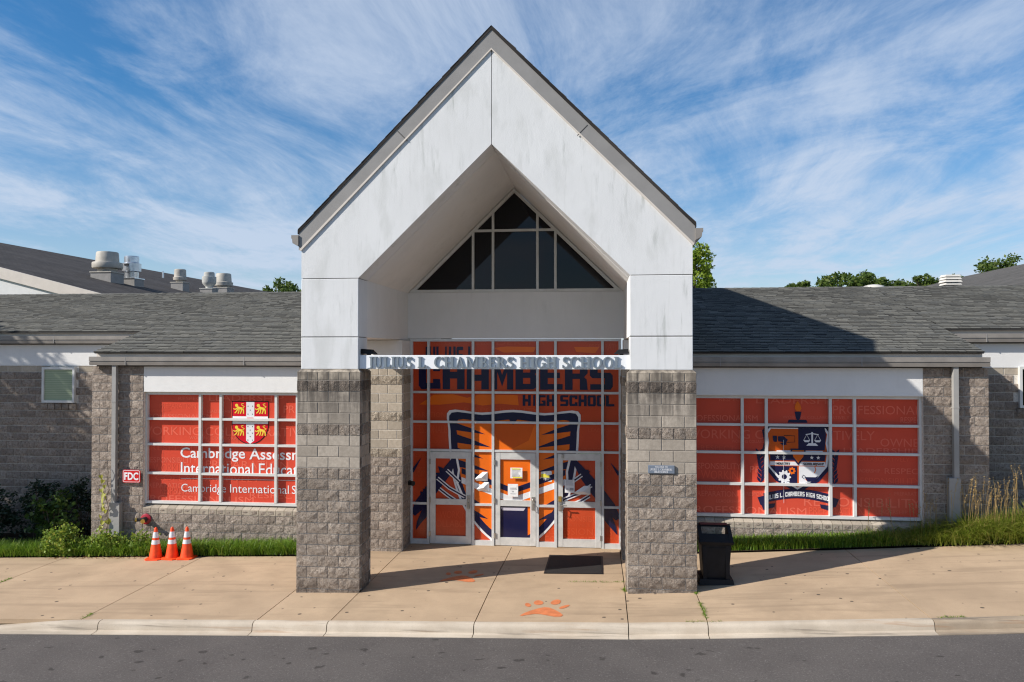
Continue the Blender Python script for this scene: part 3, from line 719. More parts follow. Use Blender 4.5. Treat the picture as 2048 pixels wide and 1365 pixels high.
for i in DOORS:
    a, b = VX[i]+.040, VX[i+1]-.040; zb, zt = .035, 2.155; st = .128
    d = MB().bbox(a, a+st, 3.815, 3.862, zb, zt, .004).bbox(b-st, b, 3.815, 3.862, zb, zt, .004)
    for z0_, z1_ in ((2.005, zt), (.935, 1.068), (zb, .215)): d.box(a+st, b-st, 3.818, 3.862, z0_, z1_)
    dn = d.build('door', 'door_alu', pav)
    hs = 1 if i in (1, 3) else -1                        # handle side
    hx = b-.062 if hs > 0 else a+.062
    MB().bbox(hx-.038, hx+.038, 3.80, 3.815, .86, 1.16, .004).build('lock_plate', 'steel', dn)
    if i == 5: MB().bbox(hx-.038, hx+.038, 3.775, 3.80, 1.07, 1.19, .004).build('keypad', 'brass', dn); MB().tube([(hx, 3.80, .99), (hx, 3.74, .99), (hx+.16, 3.74, .985)], .013).build('lever', 'steel', dn)
    else: MB().lathe([(.02, 0), (.02, .03), (.012, .035)], (hx, 3.80, 1.09), 12, 'y').build('lock_cylinder', 'steel', dn)
    MB().tube([(hx, 3.80, 1.0), (hx, 3.745, 1.0), (hx+.012*hs, 3.745, .86), (hx+.012*hs, 3.80, .86)], .009).build('pull_handle', 'steel', dn)
    for z in (.26, 1.05, 1.93):
        x = (a if hs > 0 else b); MB().bbox(x-.022, x+.022, 3.79, 3.815, z-.06, z+.06, .003).build('hinge', 'steel', dn)
    if i == 5: MB().bbox(a+.10, a+.145, 3.76, 3.818, 2.06, 2.145, .006).build('alarm_contact', 'steel', dn)
MB().box(VX[0], VX[7], 3.72, 3.90, -.05, .022).build('threshold', 'concrete', pav)

# window graphics, drawn on the glass in artwork units (px of the artwork = about 1.16 cm)
ux = 4.824/417.0
def A(u, v): return (VX[0]+(u-823)*ux, 3.375-(v-800)*.01168)
def AP(*pts): return poly([A(u, v) for u, v in pts])
CLIP = (VX[0], VX[7], .1, 4.74)
def word(txt, u0, u1, v0, v1, mapf, bold=0.0): 
    (x0, z1), (x1, z0) = mapf(u0, v0), mapf(u1, v1); return text_polys(txt, x0, x1, z0, z1, bold)
words = [('PROFESSIONALISM', 810, 905, 852, 868), ('PREPARATION', 806, 892, 826, 836), ('RESPONSIBILITY', 891, 960, 878, 884), ('WORKING COLLABORATIVELY', 818, 900, 882, 888), ('LEADERSHIP', 1178, 1236, 855, 862), ('RESPECT', 826, 860, 906, 916),
         ('WORKING', 880, 945, 1022, 1036), ('COLLABORATIVELY', 862, 1000, 1040, 1054), ('PREPARATION', 822, 922, 1057, 1068), ('OWNERSHIP', 824, 850, 935, 955), ('RESPONSIBILITY', 1078, 1240, 1066, 1086), ('COLLABORATIVELY', 1078, 1183, 1041, 1047), ('PROFESSIONALISM', 1078, 1240, 1050, 1063), ('RESPONSIBILITY', 1110, 1220, 1026, 1037), ('LEADERSHIP', 1165, 1240, 927, 940), ('PROFESSIONALISM', 1140, 1300, 893, 902), ('LEADERSHIP', 950, 1100, 683, 692), ('WORKING COLLABORATIVELY', 826, 1000, 686, 691), ('RESPONSIBILITY', 930, 1080, 816, 826), ('PREPARATION', 1180, 1250, 690, 702)]
flat('word_print', 'vinyl_entry_pale', gl, [word(t, a, b, c, d, A) for t, a, b, c, d in words], GY-.002, CLIP, .00003)
flat('brush_print', 'vinyl_orange', gl, [AP((838, 811), (868, 791), (908, 790), (936, 797), (960, 790), (1038, 791), (1040, 811), (1000, 808), (968, 812), (930, 806), (880, 811)), AP((990, 698), (1015, 695), (1075, 696), (1070, 706), (1010, 707)), AP((1150, 696), (1200, 696), (1192, 708), (1155, 706))], GY-.0034, CLIP)
nav = block_text('JULIUS L.', 842, 962, 732, 695)
nav = [([A(u, v) for u, v in vs], fs) for vs, fs in nav]
for t, a, b, c, d in (('CHAMBERS', 837, 1226, 780, 724), ('HIGH SCHOOL', 1048, 1229, 812, 790.5)):
    nav += [([A(u, v) for u, v in vs], fs) for vs, fs in block_text(t, a, b, c, d, .10)]
flat('name_print', 'vinyl_navy', gl, nav, GY-.006, CLIP, .00003, True)
# abstract emblem: plain shield with stripes and slashes in the same colours
sh = [(900, 822), (965, 826), (1029, 820), (1093, 826), (1158, 822), (1160, 860), (1158, 900), (1154, 940), (1144, 980), (1124, 1022), (1092, 1062), (1060, 1086), (1029, 1100), (998, 1086), (966, 1062), (934, 1022), (914, 980), (904, 940), (900, 900), (898, 860)]
def smooth(P, m=4):
    n = len(P); o = []
    for i in range(n):
        p0, p1, p2, p3 = (P[(i+j-1) % n] for j in range(4))
        for q in range(m):
            t = q/m; o.append(tuple(.5*((2*p1[k])+(-p0[k]+p2[k])*t+(2*p0[k]-5*p1[k]+4*p2[k]-p3[k])*t*t+(-p0[k]+3*p1[k]-3*p2[k]+p3[k])*t**3) for k in (0, 1)))
    return o
sh = smooth(sh)
def grow(k): return [(1029+(u-1029)*k, 955+(v-955)*k) for u, v in sh]
flat('shield_print', 'vinyl_white', gl, [AP(*grow(1.0))], GY-.010, CLIP)
flat('shield_print', 'vinyl_navy', gl, [AP(*grow(.965))], GY-.012, CLIP)
flat('shield_print', 'vinyl_orange', gl, [AP(*grow(.86))], GY-.014, CLIP)
slash = [strip([A(918, 906), A(895, 944), A(868, 975), A(840, 1010), A(826, 1030)], [.06, .22, .28, .26, .12]), strip([A(868, 1000), A(852, 1024), A(838, 1046), A(832, 1060)], [.26, .20, .10, .01]), strip([A(842, 918), A(824, 945)], [.01, .08]),
         strip([A(1146, 912), A(1170, 946), A(1194, 975), A(1220, 1008), A(1236, 1030)], [.06, .22, .28, .26, .12]), strip([A(1205, 1000), A(1216, 1028), A(1228, 1048), A(1234, 1060)], [.28, .20, .10, .01]), strip([A(1222, 922), A(1238, 944)], [.01, .08])]
for i in range(26):
    side = -1 if i % 2 else 1; t = random.random(); u = (1170+50*t) if side > 0 else (890-50*t); v = 940+70*t
    slash.append(AP((u-9, v-8+random.uniform(-5, 5)), (u+8, v-6), (u+2+random.uniform(-6, 6), v+11)))
flat('slash_print', 'vinyl_navy', gl, slash, GY-.0165, CLIP, .00005)
bars = []; barn = []
for pts in (((895, 941), (908, 952), (921, 964)), ((876, 957), (900, 976), (932, 993)), ((880, 978), (896, 990), (912, 1000)), ((1165, 946), (1150, 957), (1136, 968)), ((1184, 966), (1160, 982), (1130, 994)), ((1180, 986), (1164, 996), (1150, 1002))):
    P_ = [A(*p) for p in pts]; bars.append(strip(P_, .085)); barn.append(strip(P_, .034))
bars.append(strip([A(915, 914), A(920, 940), A(916, 965), A(926, 988)], .05)); bars.append(strip([A(1142, 914), A(1136, 940), A(1137, 960)], .05))
flat('stripe_print', 'vinyl_white', gl, bars, GY-.020, CLIP, .00005); flat('stripe_print', 'vinyl_navy', gl, barn, GY-.0215, CLIP, .00005)
# plain colour fields and tapered stripes inside the shield
def chev(v, w): return AP((925, v-22), (1029, v+16), (1133, v-22), (1133, v-22+w), (1029, v+16+w), (925, v-22+w))
flat('field_print', 'vinyl_orange_dark', gl, [AP((985, 846), (1073, 846), (1060, 880), (1029, 896), (998, 880))], GY-.0155, CLIP)
tap = []
for v, L_, w_ in ((858, 62, 12), (882, 74, 14), (906, 58, 12), (930, 70, 13), (1000, 40, 12), (1026, 36, 11)):
    ins = 0 if v < 950 else (v-950)*.42
    for s_ in (-1, 1):
        e = 1029+s_*(118-ins); tap.append(AP((e, v-w_), (e-s_*L_*.5, v-w_*.15), (e-s_*L_, v+w_*.9), (e-s_*L_*.45, v+w_*.55), (e, v+w_*.25)))
tap += [AP((1029, 850), (1020, 838), (1038, 838)), AP((1000, 1006), (1058, 1006), (1058, 1078), (1000, 1078)), chev(958, 11)]
flat('stripe_print', 'vinyl_navy', gl, tap, GY-.0158, CLIP, .00004)
flat('field_print', 'vinyl_white', gl, [chev(976, 12)], GY-.0168, CLIP)
flat('field_print', 'vinyl_lilac', gl, [AP((1004, 1012), (1054, 1012), (1050, 1018), (1008, 1018))], GY-.0171, CLIP)
# ------------------------------------------------------------------ name sign on the beam
sg = empty('name_sign', (XC, .2, 4.155), label='white beam sign with raised grey-blue capital letters between the two columns', cat='sign')
MB().bbox(XC-XI+.002, XC+XI-.002, .125, .36, 4.157, 4.412, .004).build('beam', 'sign_white', sg)
for c, x, u in serif_layout('JULIUS L. CHAMBERS HIGH SCHOOL', -4.30, .385):
    if not SF[c][0]: continue
    b = MB()
    for i, pc in enumerate(SF[c][0]):
        e = .0002*(i % 7); b.prism_y([(x+a*u, 4.183+z*.200) for a, z in pc], .093+e, .125-.001)
    b.build('period' if c == '.' else 'letter', 'letter_grey', sg)
def flood(x, s, lab):
    f = empty('flood_light', (x, .30, 4.412), label=lab, cat='light')
    MB().box(x-.035, x+.035, .27, .33, 4.412, 4.45).build('bracket', 'dark_metal', f)
    b = MB(); b.add([(x-.14*s, .19, 4.44), (x+.14*s, .19, 4.43), (x+.14*s, .42, 4.43), (x-.14*s, .42, 4.44), (x-.12*s, .19, 4.53), (x+.06*s, .21, 4.515), (x+.06*s, .40, 4.515), (x-.12*s, .42, 4.53)],
                    [(0, 1, 2, 3), (4, 5, 6, 7), (0, 1, 5, 4), (1, 2, 6, 5), (2, 3, 7, 6), (3, 0, 4, 7)])
    b.build('lamp_housing', 'black_plastic', f)
flood(-4.34, 1, 'black floodlight on the sign beam beside the left column')
flood(.38, -1, 'dark floodlight on the sign beam beside the right column')

# ------------------------------------------------------------------ side wings
YB, YR = 3.25, 5.15                                     # wall planes: projecting bay, recessed wall
SL = .28
def roof_z(y): return 4.475+SL*(y-3.08)
RY = 9.92
def shingle_roof(name, parent, xa, xb, ya, yb):
    V = []; F = []; ex = .143/math.sqrt(1+SL*SL); y = 3.08; rows = 0
    while y < yb-.02:
        if y >= ya-.02:
            x = xa-random.random()*.3
            while x < xb:
                w_ = random.choice((.13, .16, .20, .25, .30)); a = max(xa, x); b = min(xb, x+w_-.006); x += w_
                if b-a < .03: continue
                t = .012+random.random()*.014; y2 = min(y+ex*1.12, yb+.02); n = len(V); yy = y-random.random()*.008
                z0_, z1_ = roof_z(yy), roof_z(y2)
                V += [(a, yy, z0_-.012), (b, yy, z0_-.012), (b, yy, z0_+t), (a, yy, z0_+t), (b, y2, z1_+.002), (a, y2, z1_+.002)]
                F += [(n, n+1, n+2, n+3), (n+3, n+2, n+4, n+5)]
        y += ex
    o = fast_mesh(name, V, F, 'shingle_grey', parent, ((xa+xb)/2, ya, 4.4)); o['kind'] = 'stuff'
    o.data.materials.append(MATS['shingle_butt']); mi = np.zeros(len(F), dtype=np.int32); mi[0::2] = 1; o.data.polygons.foreach_set('material_index', mi); return o
def gutter(parent, xa, xb, y, zt):
    pr = [(y+.13, zt), (y, zt), (y, zt-.10), (y+.02, zt-.105), (y+.02, zt-.125), (y+.004, zt-.13), (y+.02, zt-.20), (y+.13, zt-.20)]
    g = MB().prism_x(pr, xa, xb).build('gutter', 'gutter_taupe', parent)
    x = xa+.9
    while x < xb: MB().box(x, x+.02, y-.003, y+.01, zt-.195, zt-.002).build('gutter_joint', 'trim_taupe', g); x += 2.9
    return g
ROWS = [3.500, 2.900, 2.300, 1.620, .940]
def wing(s):
    lab = ('low block wing at left with grey shingle roof and red graphic window' if s < 0 else 'low block wing at right with grey shingle roof and crest on its window')
    wg = empty('school_wing', (XC+s*7, 5, 0), label=lab, cat='building', group='wings beside the entrance')
    M = lambda d: XC+s*d                                 # distance from the centre line
    lo, hi = lambda a, b: min(M(a), M(b)), lambda a, b: max(M(a), M(b))
    XE, XWI, XWO, XR = 3.61, 8.71, 10.01, 19.0           # pavilion side, window jamb, bay corner, far end
    roof_e = 9.86
    # walls
    zb = g0(M(9))-.1
    bw = masonry_core('bay_wall', wg, lo(XWI, XWO)+(.0 if s > 0 else .02), hi(XWI, XWO)-(.02 if s > 0 else .0), YB+.007, YR, zb, 4.15)
    block_wall(bw, (lo(XWI, XWO), YB), (1, 0), XWO-XWI, zb, 4.15, st_wing, phase=0 if s < 0 else 1)
    if s < 0: block_wall(bw, (M(XWO), YR), (0, -1), YR-YB-.11, zb, 4.15, st_wing)
    else: block_wall(bw, (M(XWO), YB+.11), (0, 1), YR-YB-.11, zb, 4.15, st_wing)
    sw_ = masonry_core('sill_wall', wg, lo(XE, XWI), hi(XE, XWI), YB+.007, 3.9, g0(M(6))-.2, .80)
    block_wall(sw_, (lo(XE, XWI), YB), (1, 0), XWI-XE, g0(M(6))-.2, Z0-15*C, st_wing)
    x = lo(XE, XWI)
    while x < hi(XE, XWI)-.03:                           # sloped sill blocks
        e = min(x+C, hi(XE, XWI)); zt = Z0-15*C
        MB().add([(x+.005, YB-.012, zt+.004), (e-.005, YB-.012, zt+.004), (e-.005, YB-.018, zt+.125), (x+.005, YB-.018, zt+.125), (x+.005, YB+.18, zt+.20), (e-.005, YB+.18, zt+.20), (x+.005, YB+.18, zt+.004), (e-.005, YB+.18, zt+.004)],
                 [(0, 1, 2, 3), (3, 2, 5, 4), (0, 3, 4, 6), (1, 7, 5, 2)]).build('block', 'cap_block' if False else 'smooth_block_tan', sw_)
        b_ = block_mesh(e-x, .128, True, random.randrange(5), 'split_block'); inst('block', b_, sw_, ((x+e)/2, YB-.004, zt), 0); x = e
    MB().bbox(lo(XE, XWI), hi(XE, XWI), YB, YB+.4, 3.535, 4.15, .006).build('stucco_panel', 'white_stucco_clean', wg)
    # recessed wall and its window
    wx0, wx1 = (12.705-.93, 12.705) if s < 0 else (11.53, 12.46)
    wz0, wz1 = (3.14, 4.075) if s < 0 else (3.19, 4.14)
    zr = g0(M(12))-.25
    rw = masonry_core('recessed_wall', wg, lo(XWO, XR), hi(XWO, XR), YR+.007, YR+.5, zr-.2, 4.112)
    def hole(x, y, z): return lo(wx0, wx1)-.16 < x < hi(wx0, wx1)+.16 and wz0-.06 < z < wz1+.1 and False
    def hole2(x, y, z): return lo(wx0, wx1) < x < hi(wx0, wx1) and wz0 < z < wz1
    block_wall(rw, (lo(XWO, 17), YR), (1, 0), 17-XWO, zr, 4.112, st_recess, cut=hole2, phase=1)
    MB().box(lo(XWO, XR), hi(XWO, XR), YR-.012, YR+.4, 4.114, 4.75).build('stucco_panel', 'white_stucco_clean', wg)
    f = MB(); a, b = lo(wx0, wx1), hi(wx0, wx1)
    for q in ((a, a+.06, wz0, wz1), (b-.06, b, wz0, wz1), (a+.06, b-.06, wz0, wz0+.06), (a+.06, b-.06, wz1-.06, wz1)): f.box(q[0], q[1], YR-.085, YR+.1, q[2], q[3])
    ow = f.build('small_window', 'frame_white', wg)
    MB().box(a+.06, b-.06, YR-.05, YR-.035, wz0+.06, wz1-.06).build('pane', 'green_blind_glass' if s < 0 else 'dark_glass', ow)
    xx = a-.05
    while xx < b+.02: inst('sill_block', block_mesh(.2, .17, True, random.randrange(5), 'split_block_column'), ow, (xx+.1, YR-.05, wz0-.185), 0); xx += C
    # graphic window
    if s < 0: xs = [-10.667, -9.330, -8.820, -7.475, -6.965, -5.62]
    else: xs = [1.71, 3.054, 3.560, 4.888, 5.386, 6.720]
    y0, y1, yp = 3.335, 3.46, 3.425
    f = MB(); w = .062
    f.box(xs[0]-.03, xs[0]+.03, y0, y1, .91, 3.53).box(xs[-1]-.03, xs[-1]+.03, y0, y1, .91, 3.53).box(xs[0]+.03, xs[-1]-.03, y0+.002, y1, 3.47, 3.53).box(xs[0]+.03, xs[-1]-.03, y0+.002, y1, .91, .97)
    win = f.build('graphic_window', 'frame_white' if s < 0 else 'frame_white', wg)
    for x in xs[1:-1]: MB().box(x-.029, x+.029, y0-.003, y1, .97, 3.47).build('mullion', 'frame_white', win)
    for i in range(5):
        for z in ROWS[1:-1]: MB().box(xs[i]+.029, xs[i+1]-.029, y0+.004, y1-.002, z-.027, z+.027).build('transom', 'frame_white', win)
        for k in range(4): MB().box(xs[i]+.02, xs[i+1]-.02, yp, yp+.012, ROWS[k+1]+.02, ROWS[k]-.02).build('pane', 'vinyl_red', win)
    # roof
    rf = MB().add([(M(XE), 3.09, roof_z(3.09)-.02), (M(roof_e), 3.09, roof_z(3.09)-.02), (M(roof_e), RY, roof_z(RY)-.02), (M(XE), RY, roof_z(RY)-.02), (M(XE), 3.10, roof_z(3.09)-.04), (M(roof_e), 3.12, roof_z(3.09)-.04), (M(roof_e), RY, roof_z(RY)-.10), (M(XE), RY, roof_z(RY)-.10)],
                  [(0, 1, 2, 3), (4, 5, 6, 7), (0, 1, 5, 4), (1, 2, 6, 5), (2, 3, 7, 6), (3, 0, 4, 7)]).build('roof', 'dark_metal', wg)
    MB().add([(M(roof_e), 5.0, roof_z(5.0)-.02), (M(XR), 5.0, roof_z(5.0)-.02), (M(XR), RY, roof_z(RY)-.02), (M(roof_e), RY, roof_z(RY)-.02), (M(roof_e), 5.0, roof_z(5.0)-.04), (M(XR), 5.0, roof_z(5.0)-.04), (M(XR), RY, roof_z(RY)-.10), (M(roof_e), RY, roof_z(RY)-.10)],
             [(0, 1, 2, 3), (4, 5, 6, 7), (0, 1, 5, 4), (1, 2, 6, 5), (2, 3, 7, 6), (3, 0, 4, 7)]).build('roof_deck', 'dark_metal', rf)
    shingle_roof('shingles', rf, lo(XE, roof_e), hi(XE, roof_e), 3.08, RY)
    shingle_roof('shingles', rf, lo(roof_e, XR)+.001, hi(roof_e, XR)-.001, 4.98, RY)
    MB().add([(M(XE), RY, roof_z(RY)), (M(XR), RY, roof_z(RY)), (M(XR), 16.5, roof_z(RY)-SL*6.5), (M(XE), 16.5, roof_z(RY)-SL*6.5)], [(0, 1, 2, 3)]).build('rear_slope', 'shingle_brown', rf)
    rc_ = MB(); x = lo(XE, XR)
    while x < hi(XE, XR)-.1:                              # ridge caps
        e = x+.28; rc_.add([(x, RY-.14, roof_z(RY)-.03), (e, RY-.14, roof_z(RY)-.036), (e, RY, roof_z(RY)+.012), (x, RY, roof_z(RY)+.02), (e, RY+.14, roof_z(RY)-.036), (x, RY+.14, roof_z(RY)-.03)], [(0, 1, 2, 3), (3, 2, 4, 5)]); x += .26
    rc_.build('ridge_caps', 'shingle_grey', rf)['kind'] = 'stuff'
    # eaves
    for a, b, y, top in ((XE, roof_e, 3.05, 4.365), (roof_e-.0, XR, 4.95, 4.90)):
        x0, x1 = lo(a, b), hi(a, b)
        MB().box(x0, x1, y+.135, y+.16, top-.02, top+.085).build('fascia', 'trim_cream', wg)
        ga, gb = (x0, x1)
        if a == XE: ga, gb = (x0-.10, x1) if s < 0 else (x0, x1+.10)
        gutter(wg, ga, gb, y, top)
        MB().box(x0, x1, y+.14, y+.21, top-.23, top-.021).build('eave_board', 'dark_metal', wg)
    # cheek of the bay roof
    ch = [(3.20, 4.16), (5.15, 4.16), (5.15, roof_z(5.15)-.1), (3.20, roof_z(3.2)-.1)]
    MB().prism_x(ch, *( (M(9.75), M(9.70)) if s < 0 else (M(9.70), M(9.75)))).build('roof_cheek', 'white_stucco_clean', wg)
    # downspout
    if s < 0: d0, d1 = -11.385, -11.285
    else: d0, d1 = 7.285, 7.385
    ds = MB().box(d0, d1, 3.10, 3.20, .95 if s < 0 else 1.86, 4.16).build('downspout', 'downspout_grey', wg)
    MB().box(d0-.006, d1+.006, 3.094, 3.205, 3.30, 3.33).build('strap', 'downspout_grey', ds)
    MB().box(d0-(.03 if s < 0 else .11), d1+(.12 if s < 0 else .02), 3.08, 3.215, g0(M(9.4))-.05, .95 if s < 0 else 1.86).build('boot', 'downspout_grey', ds)
    return wg, win, yp
wl, winL, yp = wing(-1)
wr, winR, _ = wing(1)

# ------------------------------------------------------------------ left window graphics (artwork units)
def B(u, v): return (-10.667+(u-295)*.01234, 3.500-(v-787)*.01164)
CL = (-10.65, -5.6, .96, 3.48)
wds = [('RESPECT', 356, 410, 794, 801), ('LEADERSHIP', 418, 566, 790, 802), ('PROFESSIONALISM', 286, 424, 829, 838), ('WORKING COLLABORATIVELY', 276, 640, 855, 872), ('WORKING COLLABORATIVELY', 379, 500, 874, 880), ('PROFESSIONALISM', 566, 740, 810, 825),
       ('RESPONSIBILITY', 290, 395, 917, 928), ('PREPARATION', 412, 576, 922, 937), ('PREPARATION', 290, 376, 969, 979), ('LEADERSHIP', 353, 420, 984.5, 990), ('PROFESSIONALISM', 286, 508, 994, 1007), ('RESPECT', 500, 600, 984, 996), ('COLLABORATIVELY', 540, 590, 831, 836), ('LEADERSHIP', 414, 462, 820, 826), ('PROFESSIONALISM', 600, 760, 900, 918), ('RESPONSIBILITY', 600, 760, 960, 980)]
flat('word_print', 'vinyl_red_pale', winL, [word(t, a, b, c, d, B) for t, a, b, c, d in wds], yp-.002, CL, .00003)
wf = [('WORKING', 306, 380, 930, 947), ('COLLABORATIVELY', 310, 520, 953, 964), ('RESPECT', 300, 390, 893, 903), ('PREPARATION', 318, 392, 808, 818), ('LEADERSHIP', 290, 340, 820, 825), ('OWNERSHIP', 570, 640, 845, 852), ('RESPECT', 320, 372, 976, 992)]
flat('word_print', 'vinyl_red_faint', winL, [word(t, a, b, c, d, B) for t, a, b, c, d in wf], yp-.0032, CL, .00003)
flat('seam_print', 'vinyl_red_pale', winL, [strip([B(325, 790), B(327, 1008)], .006), strip([B(476, 870), B(477, 1008)], .005)], yp-.0042, CL)
big = [word('Cambridge', 361, 490.5, 896.5, 924, B, .012), word('Assessment', 499, 646, 897, 919, B, .012), word('International', 362, 507, 926.5, 949.5, B, .004), word('Education', 518, 630, 926.5, 950, B, .004), word('Cambridge', 363, 453, 970, 991, B, -.002), word('International', 461, 577, 969.5, 986, B, -.002), word('School', 583, 636, 969.5, 986, B, -.002)]
flat('title_print', 'vinyl_white', winL, big+[strip([B(362, 959.2), B(690, 959.2)], .010)], yp-.0052, CL, .00005)
# quartered crest with four lions
def shield(u0, u1, v0, v1, vs_, inset=0):
    n = 10; pts = [(u0+inset, v0+inset), (u0+inset, vs_)]; cu = (u0+u1)/2
    pts += [(u0+inset+(cu-u0-inset)*(1-math.cos(R(90*i/n))), vs_+(v1-inset*1.4-vs_)*math.sin(R(90*i/n))**1.25) for i in range(1, n)]
    pts += [(cu, v1-inset*1.4)]
    return pts+[(2*cu-u, v) for u, v in reversed(pts[:-1])]
flat('crest_print', 'vinyl_black', winL, [poly([B(*p) for p in shield(464, 537, 802, 889, 852)])], yp-.0070, CL)
flat('crest_print', 'vinyl_crimson', winL, [poly([B(*p) for p in shield(464, 537, 802, 889, 852, 1.4)])], yp-.0082, CL)
flat('crest_print', 'vinyl_white', winL, [poly([B(*p) for p in ((492.5, 803.5), (508.5, 803.5), (508.5, 881), (500.5, 887.5), (492.5, 881))]), poly([B(*p) for p in ((465.5, 832.5), (535.5, 832.5), (535.5, 847.5), (465.5, 847.5))])], yp-.0094, CL, .0004)
lions = []
def lion(u, v, k=.92):
    q = lambda *p: [B(u+a*k, v+b*k) for a, b in p]; w = .0118*k
    return [strip(q((8, 9), (13, 11), (19, 12)), [5.5*w, 5*w, 4.5*w]), circ(*B(u+7*k, v+5*k), 3.6*w, 10), strip(q((8, 11), (4, 14), (0, 12)), [3*w, 2.2*w, 2*w]), strip(q((9, 13), (7, 18), (3, 22)), [3*w, 2.2*w, 2.4*w]), strip(q((12, 13), (12, 18), (10, 23)), [2.6*w, 2*w, 2.4*w]),
            strip(q((18, 13), (17, 18), (15, 23)), [3.2*w, 2.4*w, 2.4*w]), strip(q((20, 12), (22, 17), (22, 23)), [3.2*w, 2.4*w, 2.4*w]), strip(q((20, 11), (24, 8), (19, 5), (17, 2), (22, 1)), [1.6*w, 1.8*w, 1.8*w, 1.6*w, 1.4*w])]
for u, v in ((467, 806), (510, 806), (467, 850), (510, 850)): lions.append(lion(u, v))
for L_ in lions: flat('lion_print', 'vinyl_yellow', winL, L_, yp-.0106, CL, .0001, True)
er = [circ(*B(u, v), .012, 8) for u, v in ((496, 812), (505, 812), (500.5, 820), (496, 828), (505, 828), (496, 853), (505, 853), (500.5, 860), (496, 866), (505, 866), (500.5, 873), (496, 880), (505, 880), (472, 840), (482, 840), (519, 840), (529, 840))]
flat('ermine_print', 'vinyl_black', winL, er, yp-.0112, CL, .0001, True)
flat('book_print', 'vinyl_crimson', winL, [poly([B(*p) for p in ((494, 835), (507, 835), (507, 842), (494, 842))])], yp-.0118, CL)

# ------------------------------------------------------------------ right window graphics
def D(u, v): return (1.71+(u-1354.5)*.01034, 3.500-(v-795)*.01088)
CR = (1.73, 6.70, .96, 3.48)
wds = [('RESPECT', 1438, 1490, 797, 804), ('LEADERSHIP', 1514, 1682, 796, 808), ('PROFESSIONALISM', 1372, 1517, 832, 844), ('WORKING COLLABORATIVELY', 1370, 1752, 861, 879), ('WORKING COLLABORATIVELY', 1568, 1702, 832, 838), ('WORKING COLLABORATIVELY', 1464, 1560, 881, 887), ('PROFESSIONALISM', 1669, 1880, 811, 828), ('RESPECT', 1803, 1850, 833, 844), ('OWNERSHIP', 1763, 1900, 875, 891), ('LEADERSHIP', 1690, 1836, 894, 904),
       ('RESPONSIBILITY', 1378, 1482, 928, 940), ('LEADERSHIP', 1712, 1762, 935, 942), ('RESPECT', 1771, 1850, 933, 944), ('PREPARATION', 1386, 1473, 984, 995), ('LEADERSHIP', 1432, 1480, 1001, 1007), ('PROFESSIONALISM', 1372, 1615, 1014, 1029), ('RESPONSIBILITY', 1610, 1842, 992, 1010), ('PREPARATION', 1790, 1850, 979, 986), ('LEADERSHIP', 1753, 1815, 1015, 1022), ('PREPARATION', 1501, 1640, 933, 946), ('RESPONSIBILITY', 1494, 1560, 985, 992)]
flat('word_print', 'vinyl_red_pale', winR, [word(t, a, b, c, d, D) for t, a, b, c, d in wds], yp-.002, CR, .00003)
wf = [('WORKING', 1400, 1490, 943, 960), ('PREPARATION', 1620, 1730, 1012, 1027), ('COLLABORATIVELY', 1712, 1820, 912, 920), ('RESPONSIBILITY', 1712, 1840, 952, 964), ('RESPECT', 1400, 1470, 893, 903), ('PREPARATION', 1400, 1500, 970, 982)]
flat('word_print', 'vinyl_red_faint', winR, [word(t, a, b, c, d, D) for t, a, b, c, d in wf], yp-.0032, CR, .00003)
def DP(*pts): return poly([D(*p) for p in pts])
navy = [DP((1536, 851), (1658, 851), (1668, 862), (1664, 885), (1668, 900), (1664, 935), (1640, 962), (1597, 985), (1554, 962), (1530, 935), (1526, 900), (1530, 885), (1526, 862)),
        DP((1592, 824), (1606, 824), (1603, 838), (1595, 838)), DP((1580, 840), (1616, 840), (1618, 846), (1578, 846)), DP((1596, 838), (1602, 838), (1602, 841), (1596, 841))]
# ribbon
rib = [(1530+i*134/16, 996-10*math.sin(math.pi*i/16)) for i in range(17)]
navy.append(strip([D(u, v) for u, v in rib], .20)); navy += [DP((1516, 995), (1534, 990), (1534, 1012), (1522, 1010)), DP((1660, 990), (1680, 996), (1674, 1011), (1660, 1012)), DP((1524, 1010), (1552, 1006), (1550, 1014), (1528, 1020)), DP((1670, 1010), (1642, 1006), (1644, 1014), (1666, 1020))]
for sgn in (-1, 1):                                       # laurel branches
    for k in range(8):
        v = 905+k*8; u = 1597+sgn*(77-1.2*k+ (0 if k < 5 else (k-4)*2.0))
        for q in (-1, 1):
            navy.append(DP((u, v+5), (u+q*6.0, v), (u+q*7.5, v-8), (u+q*1.2, v-3)))
    navy.append(strip([D(1597+sgn*77, 905), D(1597+sgn*72, 945), D(1597+sgn*60, 968)], .012))
flat('crest_print', 'vinyl_navy', winR, navy, yp-.0060, CR, .00005)
flat('crest_outline', 'vinyl_white', winR, [DP((1541, 856), (1654, 856), (1661, 866), (1658, 886), (1661, 902), (1657, 932), (1636, 956), (1597, 978), (1558, 956), (1537, 932), (1533, 902), (1536, 886), (1533, 866))], yp-.0090, CR)
flat('crest_field', 'vinyl_orange_dark', winR, [DP((1544, 858), (1651, 858), (1657, 868), (1654, 886), (1657, 902), (1653, 930), (1634, 952), (1597, 974), (1560, 952), (1541, 930), (1537, 902), (1540, 886), (1537, 868))], yp-.0102, CR)
flat('crest_quarter', 'vinyl_navy', winR, [DP((1599, 856), (1652, 856), (1655, 868), (1652, 900), (1599, 900)), DP((1542, 908), (1654, 908), (1652, 921), (1542, 921)), DP((1542, 932), (1596.5, 932), (1596.5, 974), (1560, 952), (1543, 934))], yp-.0114, CR, .0001)
